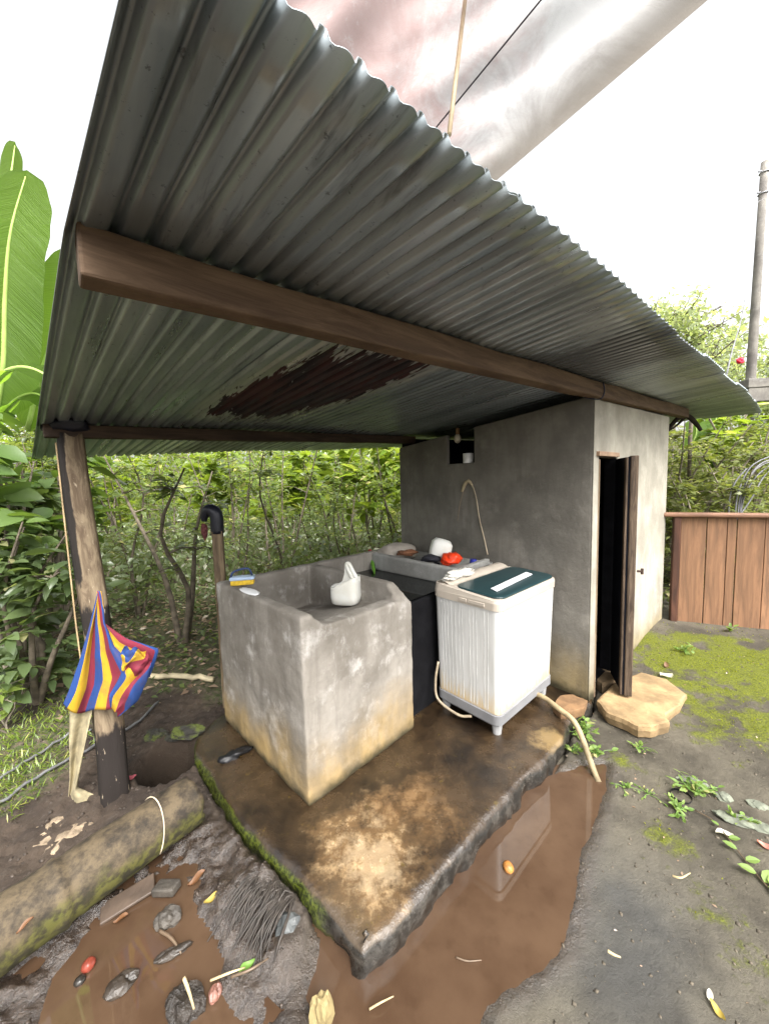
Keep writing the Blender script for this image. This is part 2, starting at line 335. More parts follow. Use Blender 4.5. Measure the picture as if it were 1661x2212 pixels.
f5 = sm.rampf(sm.add(smask(800, 1845, .19), sm.mul(sm.add(sm.noise(6, p, 8, .72), -.5), 4.5)), .9, .1)
sc1 = sm.mix(sm.mul(f5, .4), sc1, (.42, .32, .20))  # bright core of the painted sun patch
sc1 = sm.mix(sm.mul(f2, .7), sc1, sm.mix(sm.rampf(b2, .4, .6), (.09, .048, .018), (.2, .12, .055)))
sc1 = sm.mix(sm.mul(f4, .7), sc1, (.22, .15, .065))
sc1 = sm.mix(sm.mul(sm.rampf(sm.noise(11, p, 7, .75), .6, .7), .55), sc1, (.10, .07, .01))
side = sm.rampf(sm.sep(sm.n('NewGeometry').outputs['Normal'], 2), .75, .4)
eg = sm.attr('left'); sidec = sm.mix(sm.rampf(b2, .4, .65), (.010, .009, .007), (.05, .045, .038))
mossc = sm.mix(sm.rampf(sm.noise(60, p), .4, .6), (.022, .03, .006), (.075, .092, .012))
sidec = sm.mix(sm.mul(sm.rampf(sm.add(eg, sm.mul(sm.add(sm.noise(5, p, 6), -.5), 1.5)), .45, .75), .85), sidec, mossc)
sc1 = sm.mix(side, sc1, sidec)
ro = sm.rampf(sm.add(b1, sm.mul(sm.add(b2, -.5), .4)), .42, .72, .07, .45)
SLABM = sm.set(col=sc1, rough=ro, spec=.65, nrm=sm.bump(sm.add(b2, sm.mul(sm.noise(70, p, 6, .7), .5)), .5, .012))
P = np.array(SLAB); out = []
for i in range(len(P)):
    a = P[i]; b = P[(i + 1) % len(P)]; n = max(1, int(np.linalg.norm(b - a) / .022))
    for k in range(n): out.append(a + (b - a) * k / n)
out = np.array(out); c0 = np.array([.0, 2.4]); n = len(out)
tang = np.roll(out, -1, 0) - np.roll(out, 1, 0); nr = np.stack([tang[:, 1], -tang[:, 0]], 1); nr /= np.linalg.norm(nr, axis=1)[:, None]
if np.mean(np.sum(nr * (out - c0), 1)) < 0: nr = -nr
rings = []
for off, z, a, az in ((-.055, 0, .0, .0), (-.03, -.002, .005, .003), (-.012, -.012, .007, .004), (-.002, -.035, .009, .004), (.002, -.07, .012, .005), (-.006, -.105, .018, .006), (-.03, -.22, .02, 0)):
    j = fbm(out[:, 0], out[:, 1] + z * 9, 14, 4, int(100 + z * 1000)); rings.append(np.column_stack([out + nr * (off + a * j * 2)[:, None], z + az * 2 * fbm(out[:, 0], out[:, 1], 25, 3, 7)]))
V = np.vstack(rings); Fc = [(r * n + i, r * n + (i + 1) % n, (r + 1) * n + (i + 1) % n, (r + 1) * n + i) for r in range(len(rings) - 1) for i in range(n)]
from mathutils.geometry import delaunay_2d_cdt
gxx, gyy = np.meshgrid(np.arange(-1.3, 1.7, .045), np.arange(1.0, 4.0, .045)); gxx = gxx.ravel() + .02 * (rng.random(gxx.size) - .5); gyy = gyy.ravel() + .02 * (rng.random(gyy.size) - .5)
ok = sdist(rings[0], gxx, gyy) < -.02
pts = [Vector(q_) for q_ in rings[0][:, :2]] + [Vector((a_, b_)) for a_, b_ in zip(gxx[ok], gyy[ok])]
vo, _, fo, ov, _, _ = delaunay_2d_cdt(pts, [], [list(range(n))], 1, 1e-6)
base = len(V); mp_ = {}
extra = []
for i, v in enumerate(vo):
    src = [k for k in ov[i] if k < n]
    if src: mp_[i] = src[0]
    else: mp_[i] = base + len(extra); extra.append((v.x, v.y, .006 * float(fbm(np.array([v.x]), np.array([v.y]), 4, 3, 77)[0])))
V = np.vstack([V, np.array(extra)]); Fc += [tuple(mp_[k] for k in f) for f in fo if len({mp_[k] for k in f}) == len(f)]
leftm = sstep(.0, -.15, V[:, 0] - (-.16)) * .9
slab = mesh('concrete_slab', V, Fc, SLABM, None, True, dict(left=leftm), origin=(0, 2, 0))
import bmesh
bm = bmesh.new(); bm.from_mesh(slab.data); bmesh.ops.recalc_face_normals(bm, faces=bm.faces); bm.to_mesh(slab.data); bm.free()
tag(slab, 'low stained wet concrete slab with mossy broken edges under the sink and washing machine', 'concrete slab')

# ================================================================== SHED
WALLM = concrete('grey_wall_plaster', (.195, .182, .158), (.12, .111, .096), (.28, .26, .23), (.23, .17, .07), (.05, .55), patchy=.45)  # side wall given a darker, greyer tone than the front wall
PLASM = concrete('cream_wall_plaster', (.38, .355, .295), (.24, .222, .182), (.46, .43, .365), (.26, .2, .09), (0, .3), streak=.7, patchy=.5)
INNER = simple('shade_black_interior', (.012, .012, .014), .95, spec=.05)  # interior shade painted as a near-black surface colour
BEAMW = wood('old_beam_wood', (.15, .098, .062), (.075, .046, .029), (.9, .9, 9), rough=.8)
DOORW = wood('weathered_door_wood', (.12, .085, .058), (.035, .024, .016), (14, 14, 1.2), rough=.8)
shed = thing('concrete_shed', BC, 'small grey cement rendered shed with an open plank door and a notch window', 'shed')
LW, DW, TH = 1.90, 2.0, .042
wp = lambda px, py: Pp(px, py, D, BC)                    # onto the left wall plane
def ez(q): r = q - BC; return float(r @ E), float(q[2])
n0 = ez(wp(1023, 999)); n1_ = ez(wp(966, 999))
eA, eB, zN = n0[0], n1_[0], n0[1]
def rz(d, e): q = B(d, e); return roofz(q[0], q[1])
gap = .105
def lw(e, z): return B(0, e, z)
poly = [lw(0, -.2), lw(LW, -.2), lw(LW, rz(0, LW) - gap - .01), lw(eB, rz(0, eB) - gap), lw(eB, zN), lw(eA, zN), lw(eA, rz(0, eA) - gap + .01), lw(0, rz(0, 0) - gap + .02)]
mesh('side_wall', *prism(poly, D * TH), WALLM, shed, bevel=.012, seg=2)
fp = lambda px, py: Pp(px, py, E, BC)
def dz(q): r = q - BC; return float(r @ D), float(q[2])
dl_, dtop = dz(fp(1292, 986)); print('DL', dl_, dtop); dl_ = max(dl_, TH + .012)
hx = Zp(1326, 1458, .0); dr_ = dl_ + .40
zt = dtop
q = lambda d, z: B(d, .001, z)
poly = [q(TH + .002, -.2), q(dl_, -.2), q(dl_, zt), q(dr_, zt), q(dr_, -.2), q(DW, -.2), q(DW, rz(DW, 0) - gap - .02), q(TH + .002, rz(0, 0) - gap + .0)]
mesh('front_wall', *prism(poly, E * .075), PLASM, shed, bevel=.01)
# end cap strip of the corner (plaster return over the side wall end)
mesh('corner_render', *prism([B(.0, -.004, -.2), B(dl_ - .004, -.004, -.2), B(dl_ - .004, -.004, rz(0, 0) - gap + .012), B(.0, -.004, rz(0, 0) - gap + .012)], E * .0045), PLASM, shed)
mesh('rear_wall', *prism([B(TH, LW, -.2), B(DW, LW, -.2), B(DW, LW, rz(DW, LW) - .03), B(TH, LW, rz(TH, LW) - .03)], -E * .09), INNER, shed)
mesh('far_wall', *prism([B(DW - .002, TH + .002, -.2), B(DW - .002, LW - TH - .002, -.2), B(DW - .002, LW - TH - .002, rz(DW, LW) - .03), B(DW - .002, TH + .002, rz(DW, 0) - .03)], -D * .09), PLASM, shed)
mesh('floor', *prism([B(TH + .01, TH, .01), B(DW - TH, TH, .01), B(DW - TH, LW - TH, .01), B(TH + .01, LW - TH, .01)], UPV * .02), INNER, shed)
mesh('shade_lining', *prism([B(TH + .004, .15, .04), B(TH + .004, LW - TH - .01, .04), B(TH + .004, LW - TH - .01, zN - .05), B(TH + .004, .15, zN - .05)], D * .01), INNER, shed)  # added black panels that put the doorway shade into the colour
mesh('shade_lining', *prism([B(DW - .115, TH, .04), B(DW - .115, LW - TH, .04), B(DW - .115, LW - TH, 1.85), B(DW - .115, TH, 1.85)], D * .01), INNER, shed)
mesh('shade_lining', *prism([B(dr_ - .006, .012, .02), B(dr_ - .006, .09, .02), B(dr_ - .006, .09, zt), B(dr_ - .006, .012, zt)], D * .004), INNER, shed)
mesh('lintel', *box(B((dl_ + dr_) / 2 - .05, -.006, zt + .018), D * (dr_ - dl_) * .5, E * .02, UPV * .016), simple('pale_raw_wood', (.3, .2, .13), .8), shed, bevel=.004)
mesh('door_jamb', *box(B(dl_ + .013, .05, zt / 2 - .02), D * .013, E * .055, UPV * (zt / 2)), wood('jamb_wood', (.26, .2, .13), (.12, .08, .05), (14, 14, 1.2)), shed, bevel=.003)
# door leaf, swung open towards the viewer
hinge = B(dr_ - .02, -.005); fe = Zp(1347, 1500, .03); fe[2] = 0
dv = fe - hinge; dv[2] = 0; dl2 = np.linalg.norm(dv); dv /= dl2; dn = np.array([-dv[1], dv[0], 0]); LWD = min(.44, dl2 + .01)
if dn[0] > 0: dn = -dn
leaf = mesh('door', *box(hinge + dv * LWD / 2 + UPV * (zt / 2 + .01), dv * LWD / 2, dn * .014, UPV * (zt / 2 - .02)), simple('dark_blue_black_door_boards', (.008, .009, .014), .85, spec=.1), shed, bevel=.003)
mesh('door_edge_batten', *box(hinge + dv * (LWD - .012) - dn * .02 + UPV * (zt / 2 + .012), dv * .022, dn * .024, UPV * (zt / 2 - .015)), DOORW, leaf, bevel=.006)
mesh('door_edge_strip', *box(hinge + dv * (LWD - .018) + dn * .022 + UPV * (zt / 2 + .008), dv * .018, dn * .0075, UPV * (zt / 2 - .022)), DOORW, leaf, bevel=.004)
lp = hinge + dv * (LWD - .02) - dn * .06 + UPV * .93
mesh('latch', *join(tube([lp, lp - dn * .03], .008), tube([lp - dn * .03 - UPV * .02, lp - dn * .03 + UPV * .02], .009)), simple('rusty_iron', (.05, .03, .022), .7, metal=.3), leaf)
bulb_c = Pp(988, 945, D, BC + D * .12)
# ================================================================== ROOF
rm_ = M('weathered_galvanised_sheet'); p = rm_.P()
ro_ = rm_.n('VectorMath', operation='DOT_PRODUCT'); rm_.put(ro_.inputs[0], p); ro_.inputs[1].default_value = tuple(D)
re_ = rm_.n('VectorMath', operation='DOT_PRODUCT'); rm_.put(re_.inputs[0], p); re_.inputs[1].default_value = tuple(E)
cv = rm_.n('CombineXYZ'); rm_.put(cv.inputs[0], ro_.outputs['Value']); rm_.put(cv.inputs[1], rm_.mul(re_.outputs['Value'], .12)); CV = cv.outputs[0]
rnd = rm_.n('ObjectInfo').outputs['Random']
col = rm_.mix(rm_.rampf(rm_.noise(5, CV, 6), .35, .65), (.22, .255, .275), (.42, .465, .485))
col = rm_.mix(rm_.mul(rnd, .35), col, (.21, .245, .27))
speck = rm_.rampf(rm_.noise(48, p, 6, .8), .6, .66); col = rm_.mix(rm_.mul(speck, .6), col, (.04, .04, .045))
streak = rm_.rampf(rm_.noise(24, CV, 5, .7), .55, .72); col = rm_.mix(rm_.mul(streak, .6), col, (.07, .075, .08))
rustm = rm_.attr('rust'); rn = rm_.noise(8, CV, 6, .7)
rf = rm_.rampf(rm_.add(rm_.mul(rustm, .92), rm_.add(rm_.mul(rm_.add(rn, -.5), 2.0), rm_.mul(rm_.add(rm_.noise(42, CV, 3), -.5), 1.3))), .48, .58)
rc = rm_.mix(rm_.rampf(rm_.noise(20, CV, 6), .4, .6), (.010, .004, .007), (.038, .010, .010)); halo = rm_.mul(rm_.rampf(rustm, .02, .3), .6); col = rm_.mix(halo, col, (.42, .41, .37)); col = rm_.mix(rm_.mul(rm_.mul(halo, 1.5), rm_.rampf(rm_.noise(34, CV, 7, .8), .56, .62)), col, (.03, .025, .025)); col = rm_.mix(rf, col, rc)
sootm = rm_.rampf(rm_.add(rm_.attr('soot'), rm_.mul(rm_.add(rm_.noise(30, CV, 7, .75), -.5), 1.3)), .4, .75)
col = rm_.mix(rm_.mul(sootm, .8), col, (.03, .03, .034))
mt = rm_.mul(rm_.math('SUBTRACT', 1.0, rf), .8); mt = rm_.mul(mt, rm_.math('SUBTRACT', 1.0, rm_.mul(sootm, .8)))
ROOFM = rm_.set(col=col, metal=mt, rough=rm_.add(rm_.rampf(rm_.noise(9, CV, 5), .3, .7, .26, .45), rm_.mul(rf, .45)), spec=.4, nrm=rm_.bump(rm_.noise(40, CV, 5), .12, .003))
PITCHC = .0617
a0, a1 = -2.685, 3.76
roof = thing('corrugated_roof', B(0, 0, 2.3), 'rusty corrugated metal lean to roof on wooden beams over the wash place and shed', 'roof')
Ed = E - .064 * D
SPAN = 11
na = int(round((a1 - a0) / PITCHC)); start = 0; si = 0
while start < na:
    per = min(SPAN if si % 2 == 0 else SPAN + 1, na - start)
    if na - start - per < 4: per = na - start
    m_ = 12; A = a0 + PITCHC * (start + np.arange((per + (1 if si else 0)) * m_ + 1) / m_ - (1 if si else 0))
    nb = 34; V = []; ru = []; sootv = []
    lift = .0016 * (si % 2); jag = .012 * rng.random()
    for i, a in enumerate(A):
        ph = ((a - a0) / PITCHC) * 2 * math.pi
        s_ = math.sin(ph); prof = .018 * float(sstep(.66, 1.0, s_ * .5 + .5)) - .0105
        eend = 2.93 - .125 * (a - a0) + .02 * math.sin(si * 2.1); b0 = -.545 + jag * (si % 2) + .005 * s_
        for k in range(nb):
            e = b0 + (eend - b0) * k / (nb - 1); qx = BC + D * (a + .022 * max(0, -e / .54) * max(0, 1 - (a - a0) / 1.2)) + Ed * e
            sag = .012 * math.sin(a * 2.3 + si) * math.sin(e * 1.9 + .4) - .035 * max(0, (a - 2.7) / 1.05) ** 2 * (1.5 if e < 0 else 1)
            if a > 2.6 : sag -= .05 * max(0, -e / .54) * (a - 2.6)
            left = .03 * max(0, 1 - (a - a0) / .09)
            V.append([qx[0], qx[1], roofz(qx[0], qx[1]) + prof + lift + sag - left * .6])
            ru.append(math.exp(-(((a + 1.70 - .12 * (1 - e)) / .30) ** 2) ** 2) * math.exp(-(((e - .78) / .62) ** 2) ** 2) * 1.15)
            sootv.append(.85 * math.exp(-(((a + .55 + e * .2) / .62) ** 2)) * (1 if e < .0 else .55) + .5 * math.exp(-((e - 1.72) / .05) ** 2) + .45 * math.exp(-((e - .02) / .07) ** 2) + .5 * math.exp(-(((a + 1.62) / .42) ** 2)) * (e > .08))  # sooty patches, plus darker bands along both beams
    V = np.array(V); nA = len(A)
    Fc = [(i * nb + j, (i + 1) * nb + j, (i + 1) * nb + j + 1, i * nb + j + 1) for i in range(nA - 1) for j in range(nb - 1)]
    mesh('roof_sheet', V, Fc, ROOFM, roof, True, dict(rust=ru, soot=sootv), solid=.0012, origin=V.mean(0))
    start += per; si += 1
def beam(name, dA, eA_, dB, eB_, hh, ww, mat, drop, parent, n=26, seed=0):
    V = []; ring = [(-1, -1), (-.3, -1), (.3, -1), (1, -1), (1, 1), (.3, 1), (-.3, 1), (-1, 1)]
    for i in range(n):
        f = i / (n - 1); d = dA + (dB - dA) * f; e = eA_ + (eB_ - eA_) * f; q_ = B(d, e); z = roofz(q_[0], q_[1]) - drop - hh
        for k, (u, v) in enumerate(ring):
            j = .006 * (vnoise(f * 14 + k * 3.3, k, seed) - .5) * 2
            V.append(B(d, e + u * (ww + j), z + v * (hh + j * .6)))
    m = 8; Fc = [(i * m + k, i * m + (k + 1) % m, (i + 1) * m + (k + 1) % m, (i + 1) * m + k) for i in range(n - 1) for k in range(m)] + [list(range(m - 1, -1, -1)), list(range((n - 1) * m, n * m))]
    return mesh(name, V, Fc, mat, parent, bevel=.006)
beam('beam', -2.665, .0, 2.62, -.01, .048, .036, BEAMW, .013, roof, seed=1)
beam('beam', -2.77, 1.72, .12, 1.80, .036, .034, wood('dark_beam_wood', (.07, .045, .03), (.025, .016, .011), (.9, .9, 9)), .016, roof, seed=2)
# wire tie round the front beam
tq = B(.02, 0); tz = roofz(tq[0], tq[1])
mesh('wire_tie', *tube(curve([B(.02, -.045, tz - .015), B(.03, -.05, tz - .07), B(.0, -.04, tz - .12), B(-.02, .0, tz - .118), B(-.04, .05, tz - .10)], 16), .0035, 6), simple('blue_black_wire', (.02, .025, .06), .6), roof)
# ================================================================== WASHING SINK
SINKM = concrete('worn_sink_concrete', (.275, .252, .22), (.15, .134, .113), (.50, .48, .45), (.34, .225, .075), (.02, .42), patchy=.75)
TANKM = simple('black_tank_concrete', (.008, .008, .009), .8, bump=.2, spec=.05)  # near-black matt colour for the tank front and tray support
sink = thing('washing_sink', K(.4, .5, 0), 'grey concrete washing sink with a sloped scrubbing basin and a dark water tank', 'washing sink')
ZT = .965
def slopehex(s0b, s1b, s0t, s1t, t0b, t0t, t1, zb, zt): pass
body = join(prism([K(0, 0, -.01), K(0, 1, -.01), K(0, 1, ZT), K(0, 0, ZT)], SS * .075),
    prism([K(.03, 1.0, -.01), K(1.93, 1.0, -.01), K(1.93, 1.0, ZT - .008), K(.03, 1.0, ZT - .001)], -ST * .07),
    prism([K(.03, .0, -.01), K(.78, .0, -.01), K(.78, .0, .845), K(.69, .0, .868), K(.15, .0, .885), K(.09, .0, .93), K(.03, .0, ZT - .01)], ST * .10))
Vd = []
for (t, z, si_, so_) in ((0, -.01, .69, .81), (0, .835, .69, .81), (.10, ZT - .002, .692, .757), (.96, ZT - .002, .682, .75), (.96, -.01, .69, .80)):
    Vd += [K(si_, t, z), K(so_, t, z)]
Fd = [(0, 2, 3, 1), (2, 4, 5, 3), (4, 6, 7, 5), (6, 8, 9, 7), (8, 0, 1, 9), (8, 6, 4, 2, 0), (1, 3, 5, 7, 9)]
def wbz(v): return .868 - .225 * v ** .85
wbp = [K(.05, .04 + .92 * v, wbz(v)) for v in np.linspace(0, 1, 8)] + [K(.05, .96, .45), K(.05, .04, .55)]
body = join(body, (Vd, Fd), prism(wbp, SS * .68))
sb = mesh('basin_body', *body, SINKM, sink)
bm = bmesh.new(); bm.from_mesh(sb.data); bmesh.ops.recalc_face_normals(bm, faces=bm.faces); bm.to_mesh(sb.data); bm.free()
md = sb.modifiers.new('cast', 'REMESH'); md.mode = 'VOXEL'; md.voxel_size = .011; md.use_smooth_shade = True
md = sb.modifiers.new('soften', 'SMOOTH'); md.iterations = 5; md.factor = .5
tx = bpy.data.textures.new('hand_trowelled', 'CLOUDS'); tx.noise_scale = .16; tx.noise_depth = 4
md = sb.modifiers.new('uneven', 'DISPLACE'); md.texture = tx; md.strength = .016; md.texture_coords = 'LOCAL'
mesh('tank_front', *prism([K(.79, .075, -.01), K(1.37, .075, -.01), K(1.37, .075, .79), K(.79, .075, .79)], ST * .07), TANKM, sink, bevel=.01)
tw = M('dark_tank_water'); tw.set(col=(.008, .009, .009), rough=.05, ior=1.33, nrm=tw.bump(tw.noise(6, tw.P(), 2), .04, .004))
mesh('tank_water', [K(.74, .08, .806), K(1.37, .08, .806), K(1.37, .935, .806), K(.74, .935, .806)], [(0, 1, 2, 3)], tw.m, sink)
TRAYM = concrete('pale_tray_concrete', (.30, .30, .285), (.2, .195, .18), (.4, .4, .38), None, patchy=.6)
mesh('tray_front', *prism([K(1.35, .035, .80), K(1.35, .93, .80), K(1.35, .93, ZT - .01), K(1.35, .03, ZT - .03)], SS * .06), TRAYM, sink, bevel=.02, seg=3)
mesh('tray_floor', *box(K(1.66, .48, .86), SS * .26, ST * .44, UPV * .03), TRAYM, sink)
mesh('tray_side', *prism([K(1.41, .03, .6), K(1.86, .03, .6), K(1.86, .03, ZT - .035), K(1.41, .03, ZT - .035)], ST * .05), TRAYM, sink, bevel=.012)
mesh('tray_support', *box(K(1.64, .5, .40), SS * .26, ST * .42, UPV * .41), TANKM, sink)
# ------------------------------------------------------------------ things on the sink
brush = thing('scrubbing_brush', K(.04, .80, ZT), 'blue scrubbing brush with yellow bristles on the left rim of the concrete sink', 'brush')
bc_ = Zp(525, 1262, ZT) * np.array([1, 1, 0]); bd = (Zp(550, 1268, ZT) - Zp(500, 1272, ZT)); bd[2] = 0; bd /= np.linalg.norm(bd); bn = np.cross(UPV, bd)
mesh('bristles', *box(bc_ + UPV * (ZT + .016), bd * .07, bn * .03, UPV * .016), simple('yellow_bristles', (.55, .36, .03), .9, scale=60), brush, bevel=.006)
mesh('body', *box(bc_ + UPV * (ZT + .042), bd * .075, bn * .034, UPV * .011), simple('pale_blue_plastic', (.35, .45, .6), .35, .15), brush, bevel=.008, seg=3)
mesh('handle', *tube(curve([bc_ + bd * -.072 + UPV * (ZT + .045), bc_ + bd * -.05 + UPV * (ZT + .085), bc_ + bd * .035 + UPV * (ZT + .10), bc_ + bd * .06 + UPV * (ZT + .055)], 14), .0065, 8), simple('navy_plastic', (.02, .04, .12), .4), brush, True)
sp = Zp(560, 1280, ZT)
V, Fc = blob(K(.045, .62, ZT), (.03, .11, .007), 3, .5, 1.6, 3); 
Vr = V - K(.045, .62, ZT); V = K(.045, .62, ZT) + np.outer(Vr[:, 0], SS) + np.outer(Vr[:, 1], ST) + np.outer(Vr[:, 2], UPV)
tag(mesh('soap_residue', V, Fc, simple('dried_soap', (.72, .72, .72), .7, .1), None, True, origin=K(.045, .62, ZT)), 'dried white soap smear on the sink rim beside the scrubbing brush', 'soap')
JUGM = M('translucent_white_plastic'); jc = JUGM.mix(JUGM.rampf(JUGM.noise(6, JUGM.P()), .4, .7), (.68, .68, .64), (.6, .58, .51))
JUGM.set(col=jc, rough=.4, spec=.5, sss=.15); JUGM.b.inputs['Subsurface Radius'].default_value = (.02, .02, .02); JUGM = JUGM.m
def loft(rows, n=28):
    V = []; 
    for c, a, b in rows:
        for k in range(n):
            th = 2 * math.pi * k / n; cs, sn = math.cos(th), math.sin(th); ex = .55
            V.append(np.asarray(c) + a * math.copysign(abs(cs) ** ex, cs) + b * math.copysign(abs(sn) ** ex, sn))
    m = len(rows); Fc = [(i * n + k, i * n + (k + 1) % n, (i + 1) * n + (k + 1) % n, (i + 1) * n + k) for i in range(m - 1) for k in range(n)]
    return V, Fc + [list(range(n - 1, -1, -1))]
jp = Zp(748, 1303, .79); jx = rt.copy(); jx[2] = 0; jx /= np.linalg.norm(jx); jy = np.cross(UPV, jx)
jx2 = jx * .97 - jy * .24; jy2 = np.cross(UPV, jx2)
jug = thing('cut_jug', jp, 'cut open white plastic jug with a tall pointed handle on the washboard', 'jug')
rows = [(jp + UPV * z, jx2 * a, jy2 * b) for z, a, b in ((0, .065, .05), (.012, .088, .066), (.05, .095, .07), (.10, .094, .07), (.125, .092, .068))]
V, Fc = loft(rows); V = np.array(V)
for v in V:
    r = v - jp; x = r @ jx2
    if r[2] > .09: v[2] += .055 * sstep(-.07, .06, x) - .008 * math.sin(x * 60)
mesh('body', V, Fc, JUGM, jug, True, solid=.003)
hp = [jp + jx2 * .066 + UPV * .15, jp + jx2 * .035 + UPV * .205, jp + jx2 * .012 + UPV * .262, jp + jx2 * .03 + UPV * .268, jp + jx2 * .055 + UPV * .215, jp + jx2 * .088 + UPV * .15]
mesh('handle', *tube(curve(hp, 22), [.02, .016, .013, .013, .014, .02], 10), JUGM, jug, True)
mesh('neck_spike', *prism([jp - jx2 * .03 + UPV * .13, jp + jx2 * .06 + UPV * .13, jp + jx2 * .035 + UPV * .2, jp + jx2 * .012 + UPV * .27, jp - jx2 * .002 + UPV * .265, jp - jx2 * .006 + UPV * .2], jy2 * .004 + 0), JUGM, jug)
# objects on the tray
tz_ = .895
jp2 = Yp(951, 1188, 3.05)
j2 = thing('upturned_jug', jp2, 'white plastic jug tipped upside down against the shed wall behind the sink', 'jug')
ax = np.array([.28, .05, .95]); ax /= np.linalg.norm(ax); bx = np.cross(ax, [0, 1, 0]); bx /= np.linalg.norm(bx); by = np.cross(ax, bx)
rows = [(jp2 - ax * .0 + ax * z, bx * a, by * b) for z, a, b in ((-.10, .045, .04), (-.07, .08, .06), (0, .088, .065), (.06, .085, .065), (.09, .06, .05), (.095, .02, .02))]
V, Fc = loft(rows); Fc.append(list(range(5 * 28, 6 * 28)))
mesh('body', V, Fc, JUGM, j2, True)
mesh('cap', *tube([jp2 - ax * .135, jp2 - ax * .10], .025, 12), simple('dark_cap', (.02, .02, .03), .5), j2)
V, Fc = blob(Yp(974, 1207, 2.93), (.07, .06, .05), 3, .7, 1.7, 11)
tag(mesh('red_bag', V, Fc, simple('red_orange_plastic_film', (.62, .045, .012), .3, .3), None, True, origin=Yp(974, 1207, 2.93)), 'crumpled red orange plastic bag beside the upturned jug', 'bag')
V, Fc = blob(Yp(930, 1207, 2.98), (.085, .05, .03), 3, .6, 1.6, 12)
tag(mesh('black_cloth', V, Fc, simple('black_cloth', (.012, .012, .018), .8), None, True, origin=Yp(930, 1207, 2.98)), 'wadded black cloth on the tray in front of the upturned jug', 'cloth')
V, Fc = blob(Yp(858, 1192, 3.35), (.17, .12, .085), 4, .35, 1.4, 5)
tag(mesh('washbasin_sack', V, Fc, simple('greyish_sack', (.36, .32, .275), .85, .2, 5), None, True, origin=Yp(858, 1192, 3.35)), 'pale grey brown wet sack heaped on the far end of the sink tray', 'sack')
V, Fc = blob(Yp(878, 1194, 3.19), (.085, .03, .022), 3, .9, 2.2, 6)
tag(mesh('brown_rag', V, Fc, simple('brown_rag', (.16, .07, .035), .9, .5, 20), None, True, origin=Yp(878, 1194, 3.19)), 'small twisted brown rag lying on the pale sack', 'rag')
cb = Yp(1022, 1212, 3.0)
tag(mesh('blue_cap', *tube([cb - UPV * .02, cb + UPV * .015], [.032, .026], 14), simple('blue_plastic', (.012, .02, .22), .4), None, origin=cb), 'small blue plastic cap between the red bag and the wall', 'cap')
gp = [Yp(800, 1193, 3.42), Yp(803, 1208, 3.36), Yp(807, 1230, 3.2), Yp(809, 1240, 3.1)]
gt = thing('green_leaf_blade', gp[0], 'green leaf blade with a red tip hanging over the corner of the water tank', 'leaf')
mesh('blade', *tube(curve(gp, 12), [.006, .02, .017, .003], 6), simple('fresh_green', (.12, .30, .03), .4), gt, True)
V, Fc = blob(gp[0] + UPV * .012, (.022, .02, .018), 2, .5, 2, 4); mesh('tip', V, Fc, simple('dark_red', (.25, .03, .02), .5), gt, True)
# ================================================================== WASHING MACHINE
WM = M('aged_white_plastic'); p = WM.P(); z_ = WM.sep(p, 2)
pv = WM.P((9, 9, 1)); wc_ = WM.mix(WM.rampf(WM.noise(3, pv, 5), .4, .7), (.52, .52, .505), (.44, .44, .42))
st_ = WM.rampf(WM.add(z_, WM.mul(WM.noise(14, WM.P((6, 6, .6)), 6), -.35)), .12, -.08)
wc_ = WM.mix(WM.mul(st_, .9), wc_, (.50, .36, .17)); wc_ = WM.mix(WM.mul(WM.rampf(WM.noise(60, p, 5, .8), .66, .72), .4), wc_, (.35, .28, .2))
WM = WM.set(col=wc_, rough=.38, spec=.5)
CREAM = simple('yellowed_cream_plastic', (.42, .37, .31), .45, .1, 4, .05); GREY = simple('grey_plastic', (.17, .17, .175), .5, .15, 5, .05)
LID = M('dark_teal_lid'); LID = LID.set(col=LID.mix(LID.noise(4, LID.P()), (.006, .022, .026), (.014, .04, .045)), rough=.28, spec=.5)
WC = np.array([.665, 2.145, 0.0]); WX, WY = .745, .485
wa = D * math.cos(.02) + E * math.sin(.02); wb = np.array([-wa[1], wa[0], 0])
def Wq(x, y, z): return WC + wa * x + wb * y + UPV * z
def rrect(x0, x1, y0, y1, r, n=6):
    pts = []
    for (cx, cy, a) in ((x1 - r, y1 - r, 0), (x0 + r, y1 - r, 90), (x0 + r, y0 + r, 180), (x1 - r, y0 + r, 270)):
        for k in range(n + 1): th = math.radians(a + 90 * k / n); pts.append((cx + r * math.cos(th), cy + r * math.sin(th)))
    return pts
def rloft(levels, cap=(True, True)):
    V = []; n = None
    for (x0, x1, y0, y1, r, z) in levels:
        pts = rrect(x0, x1, y0, y1, r); n = len(pts); V += [Wq(x, y, z(x, y) if callable(z) else z) for x, y in pts]
    m = len(levels); Fc = [(i * n + k, i * n + (k + 1) % n, (i + 1) * n + (k + 1) % n, (i + 1) * n + k) for i in range(m - 1) for k in range(n)]
    if cap[0]: Fc.append(list(range(n - 1, -1, -1)))
    if cap[1]: Fc.append(list(range((m - 1) * n, m * n)))
    return V, Fc
wash = thing('washing_machine', Wq(WX / 2, WY / 2, 0), 'white twin tub washing machine with a dark green lid and grey base on the slab', 'washing machine')
mesh('body', *rloft([(.015, WX - .03, .012, WY - .012, .035, .135), (0, WX, 0, WY, .04, .775)], (True, True)), WM, wash, bevel=.004)
